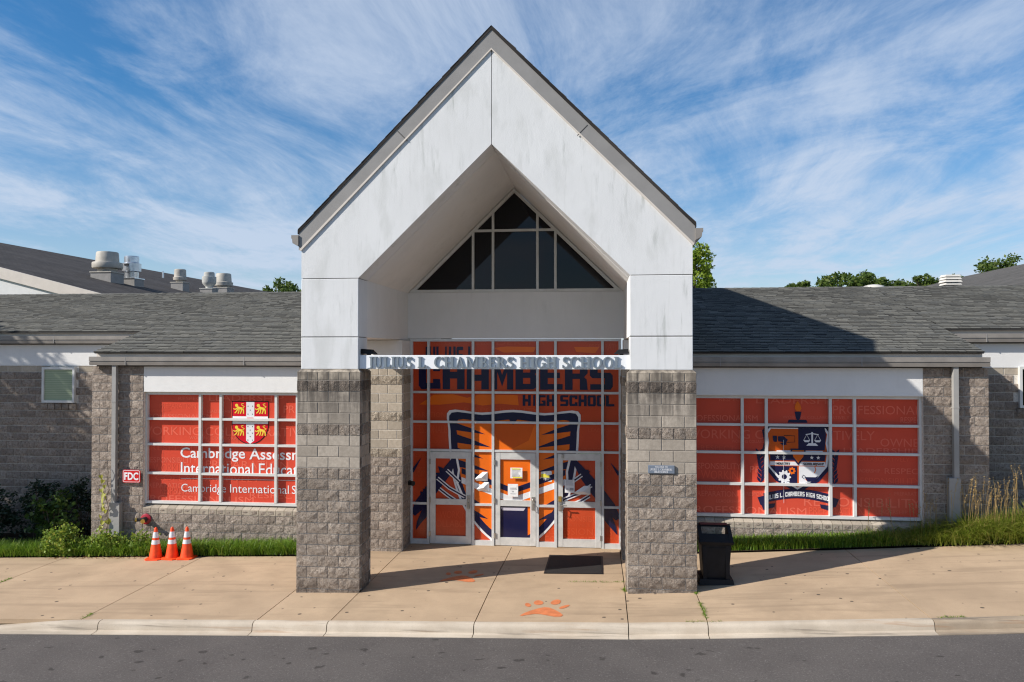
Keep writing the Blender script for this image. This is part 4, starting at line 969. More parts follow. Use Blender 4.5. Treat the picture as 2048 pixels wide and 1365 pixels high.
flat('crest_quarter', 'vinyl_white', winR, [DP((1542, 923), (1653, 923), (1653, 930.5), (1542, 930.5)), DP((1600, 932), (1652, 932), (1634, 953), (1600, 972)), DP((1555, 901), (1592, 901), (1592, 904), (1555, 904)), DP((1602, 901), (1648, 901), (1648, 904), (1602, 904))], yp-.0122, CR, .0001)
wp = []                                                   # scales, stars, gear
def star(u, v, r): return poly([D(u+r*(1 if i % 2 == 0 else .42)*math.sin(i*math.pi/5), v-r*(1 if i % 2 == 0 else .42)*math.cos(i*math.pi/5)) for i in range(10)])
for u in (1557, 1570, 1626, 1639): wp.append(star(u, 914.5, 4.3))
wp += [strip([D(1627, 864), D(1627, 886)], .035), strip([D(1614, 869), D(1627, 867), D(1640, 869)], .02), DP((1615, 891), (1639, 891), (1634, 886), (1620, 886))]
for u in (1616, 1638): wp += [strip([D(u-6, 880), D(u, 869), D(u+6, 880)], .010), DP((u-7, 880), (u+7, 880), (u+4, 884), (u-4, 884))]
def gear(u, v, r, n=10):
    return poly([D(u+r*(1 if (i % 4) < 2 else .78)*math.cos(2*math.pi*i/(4*n)), v+r*(1 if (i % 4) < 2 else .78)*math.sin(2*math.pi*i/(4*n))) for i in range(4*n)])
wp.append(gear(1570.5, 953, 13.5))
flat('crest_figures', 'vinyl_white', winR, wp, yp-.0134, CR, .00008)
flat('crest_figures', 'vinyl_orange', winR, [gear(1586, 941, 7.5, 8), DP((1592, 817), (1594, 808), (1598, 803), (1603, 809), (1606, 818), (1602, 823), (1596, 823)), DP((1612, 957), (1634, 957), (1630, 961), (1616, 961)), strip([D(1631, 945), D(1634, 938), D(1632, 933), D(1636, 928)], .02)], yp-.0142, CR, .0001)
flat('crest_figures', 'vinyl_navy', winR, [circ(*D(1570.5, 953), .055, 14), circ(*D(1586, 941), .028, 12), DP((1611, 953), (1633, 953), (1640, 950), (1634, 958), (1628, 962), (1617, 962)), DP((1617, 964), (1628, 964), (1630, 967), (1615, 967)), strip([D(1611, 957), D(1606, 953), D(1609, 949), D(1613, 952)], .014),
     DP((1547, 872), (1556, 872), (1556, 884), (1549, 884)), DP((1558, 873), (1570, 873), (1578, 880), (1574, 886), (1566, 884), (1558, 883)), DP((1562, 887), (1572, 884), (1576, 889), (1568, 891))], yp-.0152, CR, .0001)
flat('crest_figures', 'vinyl_black', winR, [strip([D(1570, 871), D(1592, 872), D(1592, 884), D(1575, 885)], .012), *[([D(u, v) for u, v in vs], fs) for vs, fs in block_text('INDUSTRY', 1552, 1582, 929.3, 924.5)], *[([D(u, v) for u, v in vs], fs) for vs, fs in block_text('SCHOLARSHIP', 1609, 1650, 929.3, 924.5)]], yp-.0164, CR, .00003, True)
flat('crest_boss', 'vinyl_navy', winR, [DP((1583, 897), (1614, 897), (1612, 914), (1598.5, 930), (1585, 914))], yp-.0200, CR)      # plain stand-in
flat('crest_boss', 'vinyl_orange', winR, [DP((1586.5, 900), (1610.5, 900), (1608.5, 913), (1598.5, 925), (1588.5, 913))], yp-.0212, CR)
flat('ribbon_print', 'vinyl_white', winR, [([D(u, v) for u, v in vs], fs) for vs, fs in block_text('JULIUS L. CHAMBERS HIGH SCHOOL', 1531, 1664, 1001, 992, .16, arc=lambda t: -10*math.sin(math.pi*t))], yp-.0105, CR, .00003, True)
flat('seam_print', 'vinyl_white', winR, [strip([D(1569, 880), D(1569, 1005)], .006)], yp-.0222, CR)

# ------------------------------------------------------------------ rear hall roofs
def hall(s):
    xr = -39.5 if s < 0 else 34.6; zr = 11.75; m_ = .2517; lab = 'large rear hall with dark shingle roof and white gable at far left' if s < 0 else 'large rear hall with brown-grey shingle roof at far right'
    h = empty('rear_hall', (xr, 45, 0), label=lab, cat='building'); xe = xr-s*20.2; xw = xr+s*20.2; ze = zr-m_*20.2; y0, y1 = 15.0, 76.0
    for xq in (xe, xw):
        b = MB(); b.add([(xr, y0, zr), (xr, y1, zr), (xq, y1, ze), (xq, y0, ze), (xr, y0, zr-.2), (xr, y1, zr-.2), (xq, y1, ze-.2), (xq, y0, ze-.2)], [(0, 1, 2, 3), (4, 5, 6, 7), (0, 3, 7, 4), (1, 2, 6, 5), (2, 3, 7, 6)])
        o = b.build('roof_slope', 'shingle_dark' if s < 0 else 'shingle_brown', h)
        # lay the shingle pattern along the slope: local axes x = along the ridge
        rot = Matrix.Rotation(R(90), 4, 'Z'); o.data.transform(rot.inverted()); o.rotation_euler.z = R(90)
        if (xq == xe): 
            f = MB().add([(xr, y0-.06, zr+.03), (xe, y0-.06, ze+.03), (xe, y0-.06, ze-.42), (xr, y0-.06, zr-.42), (xr, y0+.05, zr+.03), (xe, y0+.05, ze+.03), (xe, y0+.05, ze-.42), (xr, y0+.05, zr-.42)], [(0, 1, 2, 3), (4, 5, 6, 7), (0, 1, 5, 4), (2, 3, 7, 6), (1, 2, 6, 5)]).build('rake_fascia', 'trim_cream', h)
    MB().prism_y([(xw-s*.5, -1.5), (xe+s*.5, -1.5), (xe+s*.5, ze-.3), (xr, zr-.25), (xw-s*.5, ze-.3)], y0+.05, y0+.4).build('gable_wall', 'white_stucco_clean', h)
    MB().box(min(xw, xr-s*14)+.6, max(xw, xr-s*14)-.6, y0+.03, y0+.06, 6.95, 7.05).build('joint_band', 'trim_taupe', h)
    for xq in (xe+s*.5, xw-s*.5): MB().box(xq-.1, xq+.1, y0+.4, y1-.3, -1.5, ze-.25).build('side_wall', 'white_stucco_clean', h)
    MB().prism_y([(xw-s*.5, -1.5), (xe+s*.5, -1.5), (xe+s*.5, ze-.3), (xr, zr-.25), (xw-s*.5, ze-.3)], y1-.5, y1-.2).build('gable_wall', 'white_stucco_clean', h)
hall(-1); hall(1)
def hz_(x): return 11.75-.2517*abs(x+39.5)
def vent(name, lab, x, y, curb, prof, mat, group='ventilators on the rear hall roof', base='curb_grey', sq=None):
    z = hz_(x); v = empty(name, (x, y, z), label=lab, cat='roof vent', group=group); c = curb/2; zt = z+sq
    MB().add([(x-c, y-c, hz_(x-c)-.03), (x+c, y-c, hz_(x+c)-.03), (x+c, y+c, hz_(x+c)-.03), (x-c, y+c, hz_(x-c)-.03), (x-c, y-c, zt), (x+c, y-c, zt), (x+c, y+c, zt), (x-c, y+c, zt)], [(4, 5, 6, 7), (0, 1, 5, 4), (1, 2, 6, 5), (2, 3, 7, 6), (3, 0, 4, 7)]).build('curb', base, v)
    MB().box(x-c-.04, x+c+.04, y-c-.04, y+c+.04, zt+.001, zt+.05).build('curb_flange', mat, v)
    MB().lathe([(r, zt+.05+h) for r, h in prof], (x, y, 0), 28).build('fan_housing', mat, v, smooth=True); return v, zt
sp1 = [(.45, 0), (.48, .18), (.70, .20), (.72, .24), (.72, .46), (.70, .50), (.56, .52), (.53, .98), (.50, 1.04), (.3, 1.06)]
vent('roof_ventilator', 'largest tan drum ventilator, leftmost on the dark rear roof', -25.25, 23.5, 1.10, sp1, 'vent_tan', sq=.38)
v2, zt2 = vent('roof_ventilator', 'shiny galvanised ventilator right of the largest tan one', -25.0, 25.2, .86, [(.34, 0), (.36, .32), (.47, .36), (.48, .78), (.40, .80), (.37, .84), (.37, 1.14), (.34, 1.18), (.15, 1.20)], 'galvanised', sq=.30)
MB().box(-25.1, -24.88, 24.68, 24.74, zt2+.68, zt2+.77).build('slot', 'black_plastic', v2)
vent('roof_ventilator', 'small tan ventilator alone in the middle of the dark rear roof', -26.1, 32.0, .78, [(.24, 0), (.26, .12), (.40, .14), (.42, .30), (.36, .34), (.34, .78), (.30, .82), (.1, .83)], 'vent_tan', sq=.42)
vent('roof_ventilator', 'bowl shaped grey ventilator just left of the rightmost one', -26.5, 36.4, .86, [(.22, 0), (.24, .12), (.42, .30), (.46, .45), (.46, .80), (.36, .82), (.34, 1.08), (.3, 1.12), (.1, 1.13)], 'vent_grey', sq=.30)
vent('roof_ventilator', 'wide tan drum ventilator, rightmost on the dark rear roof', -28.0, 41.4, 1.1, [(.45, 0), (.48, .12), (.66, .14), (.68, .40), (.58, .44), (.54, 1.0), (.5, 1.06), (.2, 1.08)], 'vent_tan', sq=.40)
tag(MB().lathe([(.07, 0), (.07, .5), (.05, .52)], (-33.4, 42.4, hz_(-33.4)-.02), 12).build('vent_pipe', 'galvanised'), 'thin pale vent pipe standing near the ridge of the dark roof', 'pipe')
lv = empty('louvre_vent', (10.85, 11.6, 5.9), label='white box vent with stacked louvres behind the right wing ridge', cat='roof vent')
MB().box(10.70, 11.0, 11.5, 11.8, 5.85, 6.55).build('curb', 'curb_grey', lv)
for k in range(4):
    e = .255-.012*abs(k-1); z = 6.56+k*.085
    MB().add([(10.85-e, 11.65-e, z), (10.85+e, 11.65-e, z), (10.85+e, 11.65+e, z), (10.85-e, 11.65+e, z), (10.85-e*.86, 11.65-e*.86, z+.06), (10.85+e*.86, 11.65-e*.86, z+.06), (10.85+e*.86, 11.65+e*.86, z+.075), (10.85-e*.86, 11.65+e*.86, z+.075)], [(0, 3, 2, 1), (4, 5, 6, 7), (0, 1, 5, 4), (1, 2, 6, 5), (2, 3, 7, 6), (3, 0, 4, 7)]).build('louvre', 'louvre_white', lv)
MB().box(10.68, 11.02, 11.48, 11.82, 6.55, 6.86).build('core', 'curb_grey', lv)
tag(MB().lathe([(.30, 0), (.32, .04), (.28, .09), (.12, .13), (.03, .14)], (8.05, 10.1, roof_z(RY)-.05), 20).build('dome_vent', 'louvre_white', smooth=True), 'low pale dome cap on the right wing ridge', 'roof vent')
# ------------------------------------------------------------------ small things
def cone(x, y, lab):
    z = g0(x); c = empty('traffic_cone', (x, y, z), label=lab, cat='traffic cone', group='cones by the grass strip')
    q = .185; b = MB(); c.rotation_euler = (0, 0, random.uniform(-.12, .12))
    pts = [(-q+.05, -q), (q-.05, -q), (q, -q+.05), (q, q-.05), (q-.05, q), (-q+.05, q), (-q, q-.05), (-q, -q+.05)]
    b.add([(x+a, y+d, z+.002) for a, d in pts]+[(x+a, y+d, z+.025) for a, d in pts]+[(x+a*.86, y+d*.86, z+.038) for a, d in pts], [tuple(range(8)), tuple(range(23, 15, -1))]+[(k*8+i, k*8+(i+1) % 8, k*8+8+(i+1) % 8, k*8+8+i) for k in range(2) for i in range(8)])
    b.build('base', 'cone_orange', c)
    def rr_(h): return .142-(.142-.032)*(h-.03)/.64
    def seg(h0, h1, e=0): return [(rr_(h0)+e, z+h0), (rr_(h1)+e, z+h1)]
    MB().lathe(seg(.03, .67)+[(.024, z+.69), (.01, z+.70)], (x, y, 0), 28).build('cone_body', 'cone_orange', c, smooth=True)
    for h0, h1 in ((.335, .425), (.475, .60)): MB().lathe(seg(h0, h1, .003), (x, y, 0), 28).build('reflective_band', 'cone_band', c, smooth=True)
cone(-9.885, 2.47, 'orange traffic cone with silver bands, leftmost of the three'); cone(-9.515, 2.50, 'orange traffic cone with silver bands, middle of the three'); cone(-9.165, 2.50, 'orange traffic cone with silver bands, rightmost of the three')

# litter bin
cx, cy = 2.075, .70; cz = g0(cx)
bn = empty('litter_bin', (cx, cy, cz), label='black plastic litter bin with hooded top beside the right column', cat='litter bin')
def frus(b, x, y, w0, d0, z0, w1, d1, z1):
    b.add([(x-w0, y-d0, z0), (x+w0, y-d0, z0), (x+w0, y+d0, z0), (x-w0, y+d0, z0), (x-w1, y-d1, z1), (x+w1, y-d1, z1), (x+w1, y+d1, z1), (x-w1, y+d1, z1)], [(0, 3, 2, 1), (4, 5, 6, 7), (0, 1, 5, 4), (1, 2, 6, 5), (2, 3, 7, 6), (3, 0, 4, 7)]); return b
frus(MB(), cx, cy, .315, .315, cz, .29, .29, cz+.10).build('base', 'black_plastic', bn)
b = frus(MB(), cx, cy, .225, .225, cz+.10, .265, .265, cz+.72)
for sx in (-1, 1):
    b.box(cx+sx*.20-.035, cx+sx*.20+.035, cy-.27, cy-.20, cz+.10, cz+.70)
b.build('body', 'black_plastic', bn)
MB().add([(cx-.17, cy-.241, cz+.14), (cx+.17, cy-.241, cz+.14), (cx+.17, cy-.272, cz+.66), (cx-.17, cy-.272, cz+.66)], [(0, 1, 2, 3)]).build('front_panel', 'black_plastic', bn, fix=False)
frus(MB(), cx, cy, .29, .29, cz+.72, .31, .31, cz+.77).build('collar', 'black_plastic', bn)
# hood: a leaning frame open front and back
hood = MB(); zt = cz+.77
for sx in (-1, 1):
    x0, x1 = (cx-.30, cx-.235) if sx < 0 else (cx+.235, cx+.30)
    hood.prism_x([(cy-.30, zt), (cy+.28, zt), (cy+.24, zt+.20), (cy+.16, zt+.235), (cy+.06, zt+.22)], x0, x1)
hood.add([(cx-.235, cy+.02, zt+.205), (cx+.235, cy+.02, zt+.205), (cx+.235, cy+.24, zt+.215), (cx-.235, cy+.24, zt+.215), (cx-.235, cy+.04, zt+.235), (cx+.235, cy+.04, zt+.235), (cx+.235, cy+.2, zt+.245), (cx-.235, cy+.2, zt+.245)], [(0, 1, 2, 3), (4, 5, 6, 7), (0, 1, 5, 4), (2, 3, 7, 6)])
hood.add([(cx-.235, cy-.30, zt), (cx+.235, cy-.30, zt), (cx+.235, cy-.10, zt+.11), (cx-.235, cy-.10, zt+.11)], [(0, 1, 2, 3)])
hood.build('hood', 'black_plastic', bn); MB().add([(cx-.27, cy+.24, zt+.16), (cx+.27, cy+.24, zt+.16), (cx+.25, cy+.18, zt+.252), (cx-.25, cy+.18, zt+.252), (cx+.25, cy+.02, zt+.245), (cx-.25, cy+.02, zt+.245)], [(0, 1, 2, 3), (3, 2, 4, 5)]).build('hood_top', 'maroon_plastic', bn)

# door mat, paw prints
def lay(name, polys, mat, parent, lift):
    me = bpy.data.meshes.new(name); bm = bmesh.new()
    for vs_, fs in polys:
        q = [bm.verts.new((x, y, 0)) for x, y in vs_]
        for f in fs: bm.faces.new([q[i] for i in f])
    bmesh.ops.triangulate(bm, faces=bm.faces[:])
    for _ in range(1): bmesh.ops.subdivide_edges(bm, edges=bm.edges[:], cuts=1, use_grid_fill=False)
    for v in bm.verts: v.co.z = gz(v.co.x, v.co.y)+lift
    for f in bm.faces:
        f.normal_update()
        if f.normal.z < 0: f.normal_flip()
    a = np.array([v.co[:] for v in bm.verts]); o_ = (a[:, 0].mean(), a[:, 1].mean(), a[:, 2].min()); bmesh.ops.translate(bm, verts=bm.verts, vec=(-o_[0], -o_[1], -o_[2]))
    bm.to_mesh(me); bm.free(); me.materials.append(MATS[mat]); return link(bpy.data.objects.new(name, me), parent, o_)
mt = empty('door_mat', (-.53, 2.1, gz(-.53, 2.1)), label='black rubber door mat lying before the right hand door', cat='mat')
grid('mat_body', span(-1.085, .015, .25), span(1.40, 3.06, .2), lambda x, y: gz(x, y)+.012, 'rubber_mat', mt, .008)
for q in ((-1.115, -1.087, 1.37, 3.09), (.017, .045, 1.37, 3.09), (-1.087, .017, 1.37, 1.398), (-1.087, .017, 3.062, 3.09)): grid('border', span(q[0], q[1], .25), span(q[2], q[3], .2), lambda x, y: gz(x, y)+.010, 'black_plastic', mt, .006)
def paw(cx, cy, lab):
    p_ = empty('paw_print', (cx, cy, gz(cx, cy)), label=lab, cat='painted mark', group='paw prints painted on the pavement')
    pad = [(-.36, -.28), (-.30, -.16), (-.20, -.03), (-.08, .09), (.02, .15), (.10, .13), (.20, .02), (.30, -.13), (.35, -.25), (.32, -.32), (.22, -.33), (.10, -.27), (-.02, -.21), (-.12, -.20), (-.24, -.25), (-.32, -.30)]
    lay('pad', [([(cx+a, cy+b) for a, b in pad], [tuple(range(16))])], 'paw_paint', p_, .004)
    toes = [((-.27, .25), .05, .11, 15), ((-.10, .37), .085, .13, 8), ((.19, .40), .085, .15, -12), ((.34, .16), .05, .13, -38)]
    for (a, b), rx_, ry_, rot in toes:
        pts = []
        for i in range(12):
            t = 2*math.pi*i/12; x, y = rx_*math.cos(t), ry_*math.sin(t)*(1.15 if math.sin(t) > 0 else .8); pts.append((cx+a+x*math.cos(R(rot))-y*math.sin(R(rot)), cy+b+x*math.sin(R(rot))+y*math.cos(R(rot))))
        lay('toe', [(pts, [tuple(range(12))])], 'paw_paint', p_, .004)
paw(-.965, -.92, 'orange paw print painted near the kerb'); paw(-2.73, 1.02, 'orange paw print painted in the column shadow before the doors')

# plaque, fire connection and its sign, camera
pq = empty('welcome_plaque', (1.064, -.03, 2.33), label='small grey welcome plaque on the right stone column', cat='sign')
MB().bbox(.834, 1.294, -.035, .0, 2.330, 2.470, .003).build('plate', 'plaque_grey', pq)
for t, x0, x1, z in (('WELCOME TO', .955, 1.175, 2.427), ('JULIUS L. CHAMBERS', .875, 1.255, 2.383), ('HIGH SCHOOL', .945, 1.185, 2.340)): flat('lettering', 'vinyl_white', pq, serif_flat(t, x0, x1, z, z+.034), -.0365, None, .00003)
fs_ = empty('fdc_sign', (-10.92, 3.17, 1.415), label='small red sign reading FDC on the left block wall', cat='sign')
def rrect(x0, x1, z0, z1, r, n=5):
    o = []
    for cx_, cz_, a in ((x1-r, z1-r, 0), (x0+r, z1-r, 90), (x0+r, z0+r, 180), (x1-r, z0+r, 270)): o += [(cx_+r*math.cos(R(a+90*i/n)), cz_+r*math.sin(R(a+90*i/n))) for i in range(n+1)]
    return o
MB().prism_y(rrect(-11.14, -10.70, 1.415, 1.715, .04), 3.165, 3.18).build('plate', 'sign_red', fs_)
bo = rrect(-11.128, -10.712, 1.427, 1.703, .034); bi = rrect(-11.118, -10.722, 1.437, 1.693, .028); n = len(bo)
flat('border', 'vinyl_white', fs_, [(bo+bi, [(i, (i+1) % n, n+(i+1) % n, n+i) for i in range(n)])], 3.163); flat('lettering', 'vinyl_white', fs_, [text_polys('FDC', -11.095, -10.745, 1.475, 1.655, .03)], 3.1615)
fc = empty('fire_hose_connection', (-10.60, 3.2, .56), label='red fire hose connection with brass caps on the block wall', cat='fire connection')
MB().lathe([(.115, 0), (.125, .012), (.125, .03), (.09, .045)], (-10.58, 3.235, .565), 26, 'y').build('wall_flange', 'fire_red', fc, smooth=True)
MB().lathe([(.06, .03), (.06, .15), (.05, .17)], (-10.58, 3.235, .565), 18, 'y').build('body', 'dark_metal', fc, smooth=True)
MB().tube([(-10.60, 3.09, .575), (-10.70, 3.03, .58)], .04, 14).build('hose_outlet', 'dark_metal', fc); MB().tube([(-10.695, 3.033, .58), (-10.73, 3.012, .582)], .048, 14).build('cap', 'brass', fc)
MB().tube([(-10.56, 3.09, .555), (-10.535, 3.02, .553)], .04, 14).build('hose_outlet', 'dark_metal', fc); MB().tube([(-10.536, 3.024, .553), (-10.527, 2.995, .552)], .05, 14).build('cap', 'brass', fc)
sc_ = empty('security_camera', (-4.30, 3.35, 1.46), label='small black security camera on the side of the left rear pier', cat='camera')
MB().box(-4.335, -4.29, 3.31, 3.40, 1.455, 1.555).build('mount', 'black_plastic', sc_); MB().tube([(-4.31, 3.35, 1.505), (-4.20, 3.26, 1.505)], [.05, .055], 14).build('lens_body', 'black_plastic', sc_)

# paper notices on the doors
def paper(u0, u1, v0, v1, lab, lines, yel=(), folded=0, y=3.80):
    (x0, z1), (x1, z0) = A(u0, v0), A(u1, v1); p_ = empty('paper_notice', ((x0+x1)/2, y, z0), label=lab, cat='notice', group='paper notices taped to the doors')
    if folded:                                             # top corner curled away from the glass
        MB().add([(x0, y, z0), (x1, y, z0), (x1, y, z1), (x0+(x1-x0)*.55, y, z1), (x0+(x1-x0)*.5, y-.09, z1-(z1-z0)*.55), (x0-.05, y-.03, z0+.05)], [(0, 1, 4), (1, 2, 4), (2, 3, 4), (3, 5, 4), (5, 0, 4)]).build('sheet', 'paper_white', p_, fix=False)
    else:
        xs_ = span(x0, x1, .07); zs_ = span(z0, z1, .09); b = MB(); nx = len(xs_)
        b.add([(x, y-.004*random.random(), z) for z in zs_ for x in xs_], [(j*nx+i, j*nx+i+1, (j+1)*nx+i+1, (j+1)*nx+i) for j in range(len(zs_)-1) for i in range(nx-1)]); b.build('sheet', 'paper_white', p_, fix=False)
        L = []
        for a, b_, c_ in lines: L.append(poly([(x0+(x1-x0)*a, z1-(z1-z0)*(c_+.035)), (x0+(x1-x0)*b_, z1-(z1-z0)*(c_+.035)), (x0+(x1-x0)*b_, z1-(z1-z0)*c_), (x0+(x1-x0)*a, z1-(z1-z0)*c_)]))
        if L: flat('print', 'paper_ink', p_, L, y-.0055, None, .00005)
        Y = [poly([(x0+(x1-x0)*a, z1-(z1-z0)*d), (x0+(x1-x0)*b_, z1-(z1-z0)*d), (x0+(x1-x0)*b_, z1-(z1-z0)*c_), (x0+(x1-x0)*a, z1-(z1-z0)*c_)]) for a, b_, c_, d in yel]
        if Y: flat('highlight', 'paper_yellow', p_, Y, y-.0065, None, .00005)
def lines(n, a=.12, b=.88, t=.15, e=.9): return [(a, b-random.random()*.25, t+(e-t)*i/n) for i in range(n)]
paper(1024, 1048, 933, 954, 'crumpled white notice with yellow highlights, upper one on the middle door', lines(7), [(.12, .8, .06, .17), (.2, .95, .85, .97)])
paper(1019, 1039.5, 965, 990, 'plain white notice, lower one on the middle door', [(.2, .8, .3), (.2, .9, .38), (.42, .55, .55), (.42, .55, .6), (.25, .75, .75)])
paper(1082, 1106, 939, 960, 'white notice with a yellow block right of the middle door', lines(4, .3, .95, .55, .9), [(.12, .55, .28, .40), (.12, .8, .40, .62)], y=3.855)
paper(1132, 1151, 955, 980, 'white notice with two dark pictures on the right door', [(.1, .9, .06), (.1, .8, .14), (.1, .9, .22), (.1, .85, .3), (.1, .9, .38), (.12, .38, .68), (.12, .38, .72), (.5, .9, .62), (.5, .9, .66), (.5, .9, .70), (.5, .9, .74), (.5, .9, .78)])
paper(956, 978, 943, 961, 'curled white sheet, upper of two left of the middle door', [], folded=1, y=3.845); paper(960, 981, 963, 981, 'curled white sheet, lower of two left of the middle door', [], folded=1, y=3.845)
paper(1155, 1182, 966, 983, 'curled white sheet beside the picture notice on the right door', [], folded=1)

# ------------------------------------------------------------------ plants
def leaves(P, size, aspect=.55, up=.3, rng=NR, fold=.18):
    """diamond leaves at points P, random orientation"""
    n = len(P); d = rng.normal(size=(n, 3)); d[:, 2] = d[:, 2]*.6+up; d /= np.linalg.norm(d, axis=1)[:, None]
    r = rng.normal(size=(n, 3)); s = np.cross(d, r); s /= np.linalg.norm(s, axis=1)[:, None]; nn = np.cross(s, d)
    L = size*rng.uniform(.65, 1.25, n)[:, None]; w = L*aspect*.5
    V = np.stack([P-d*L*.5, P+s*w+nn*L*fold*.5, P+d*L*.5, P-s*w+nn*L*fold*.5], 1).reshape(-1, 3); i = np.arange(n)[:, None]*4
    F = np.concatenate([i+np.array([[0, 1, 2]]), i+np.array([[0, 2, 3]])], 1).reshape(-1, 3); return V, F
def clumps(centers, radii, per, rng=NR, flat_=.8, shell=.55):
    P = []
    for c, r in zip(centers, radii):
        k = max(4, int(per*r*r)); v = rng.normal(size=(k, 3)); v /= np.linalg.norm(v, axis=1)[:, None]; v *= (shell+(1-shell)*rng.random(k)[:, None])*r; v[:, 2] *= flat_; P.append(np.array(c)+v)
    return np.concatenate(P)
def tree(name, x, y, z0, h, cr, lab, mat, cz=None, n=60, per=120, size=.3, group=None, ell=(1, 1, 1), trunk=.25, clump=.33):
    t = empty(name, (x, y, z0), label=lab, cat='tree', group=group); cz = cz or h-cr; b = MB()
    lean = random.uniform(-.2, .2); b.tube([(x, y, z0), (x+lean*.3, y, z0+(cz-z0)*.5), (x+lean, y, cz+cr*.6)], [trunk, trunk*.75, trunk*.2], 9)
    cs = []
    for i in range(n):
        while True:
            v = NR.uniform(-1, 1, 3)
            if .15 < np.linalg.norm(v) < 1: break
        v = v*(np.linalg.norm(v)**-.35); cs.append((x+lean+v[0]*cr*ell[0], y+v[1]*cr*ell[1], cz+v[2]*cr*ell[2]))
    for c in cs[:14]:
        q = Vector((x+lean*.6, y, z0+(cz-z0)*random.uniform(.6, 1.0))); e = Vector(c); b.tube([q, q.lerp(e, .5)+Vector((0, 0, .15)), e], [trunk*.38, trunk*.25, trunk*.07], 6)
    b.build('trunk', 'bark', t, smooth=True)
    P = clumps(cs, [cr*clump*random.uniform(.6, 1.2) for _ in cs], per/ (cr*clump)**2, shell=.35); V, F = leaves(P, size)
    o = fast_mesh('crown', V, F, mat, t, (x, y, z0)); return t
TG = 'trees behind the school'
tree('shade_tree', -23.5, 1.45, -.75, 9, 2.8, 'leafy tree left of the school that shades the far left wall', 'leaf_mid', cz=6.85, n=140, per=135, size=.28, trunk=.22, clump=.27)
tree('slender_tree', 4.52, 25, -1.5, 9.6, 1.15, 'bright yellow-green tree rising just right of the gable', 'leaf_light', cz=8.05, n=80, per=60, size=.2, group=TG, ell=(.75, .75, 1.5), trunk=.12, clump=.3)
tree('broad_tree', 22.7, 61, -1.5, 12.2, 3.3, 'large rounded dark green tree behind the right wing roof', 'leaf_far', cz=8.9, n=80, per=120, size=.42, group=TG, ell=(1.05, 1, 1), clump=.27)
tree('broad_tree', 25.6, 66, -1.5, 11, 2.5, 'rounded green tree partly behind the largest one, right of it', 'leaf_far', cz=9.8, n=50, per=130, size=.4, group=TG)
for i, (u, x, y, cz_, cr_) in enumerate(((1, 18.4, 60, 9.45, 1.5), (2, 30.8, 66, 10.2, 2.0), (3, 33.2, 66, 10.0, 2.1), (4, 28.5, 66, 9.8, 1.8))):
    tree('small_tree', x, y, -1.5, 10, cr_, ['low green treetop left of the large rounded tree', 'ragged green treetop left of the white box vent', 'green treetop directly behind the white box vent', 'low light green treetop just right of the rounded trees'][i], 'leaf_far', cz=cz_, n=40, per=95, size=.36, group=TG, ell=(1.1, 1, .95))
tree('small_tree', 38.5, 66, -1.5, 13, 2.4, 'dark treetop above the rear hall roof at far right', 'leaf_far', cz=11.2, n=40, per=80, size=.36, group=TG); tree('small_tree', 44.8, 66, -1.5, 13, 1.6, 'smallest treetop at the far right above the hall roof', 'leaf_far', cz=12.2, n=24, per=60, size=.34, group=TG)
tree('small_tree', -18.0, 30, -1.5, 9, .85, 'green treetop between the left wing ridge and the gable', 'leaf_mid', cz=7.42, n=22, per=70, size=.2, group=TG); tree('small_tree', -42, 84, -1.5, 13, 2.6, 'distant treetop past the end of the dark rear roof', 'leaf_far', cz=11.4, n=30, per=80, size=.5, group=TG)

def blades(X, Y, Zb, L, W_, lean, mat, name, parent=None, kind='stuff', label=None, cat=None, azs=None, droop=1.0):
    n = len(X); az_ = NR.uniform(0, 2*math.pi, n) if azs is None else azs; L = L*NR.uniform(.6, 1.2, n); ln = lean*NR.uniform(.4, 1.4, n); w = W_*NR.uniform(.7, 1.3, n)
    d = np.stack([np.cos(az_), np.sin(az_), 0*az_], 1); s = np.stack([-np.sin(az_), np.cos(az_), 0*az_], 1); base = np.stack([X, Y, Zb], 1); up = np.array([0, 0, 1.])
    pts = []
    for t in (0, .4, .75, 1.0):
        r = (ln*L)[:, None]*(t**1.7)*d; h = (L*(t-.42*droop*ln*t**2.4))[:, None]*up; pts.append(base+r+h)
    V = []
    for k, (p, f) in enumerate(zip(pts, (1, .9, .6, .08))): V += [p-s*(w*f*.5)[:, None], p+s*(w*f*.5)[:, None]]
    V = np.stack(V, 1).reshape(-1, 3); i = np.arange(n)[:, None]*8; F = np.concatenate([i+np.array([[0, 1, 3, 2]]), i+np.array([[2, 3, 5, 4]]), i+np.array([[4, 5, 7, 6]])], 1).reshape(-1, 4)
    o = fast_mesh(name, V, F, mat, parent, (float(np.mean(X)), float(np.mean(Y)), float(np.min(Zb))), kind)
    if label: tag(o, label, cat)
    return o
def strip_pts(x0, x1, y0, y1, n): 
    X = NR.uniform(x0, x1, n); Y = NR.uniform(y0, y1, n); Z = np.interp(X, GX, GZ)+.02; return X, Y, Z
X, Y, Z = strip_pts(-17, -5.72, 2.62, 3.2, 17000)
blades(X, Y, Z, .34, .012, .75, 'grass_lily', 'grass', label='dense green border grass along the left wing', cat='grass')
X, Y, Z = strip_pts(1.8, 5.9, 2.66, 3.2, 7000)
blades(X, Y, Z, .27, .014, .6, 'grass_lily', 'grass', label='short green border grass below the right window', cat='grass')
X, Y, Z = strip_pts(5.4, 14, 2.66, 3.4, 12500); Y -= .16*NR.random(len(Y))*np.clip((X-6.3)*1.2, 0, 1)
blades(X, Y, Z, .30+.24*np.clip((X-6.2)/1.2, 0, 1), .012, 1.0, 'grass_dry', 'grass', label='long yellow-green ragged grass at the right end of the border', cat='grass')
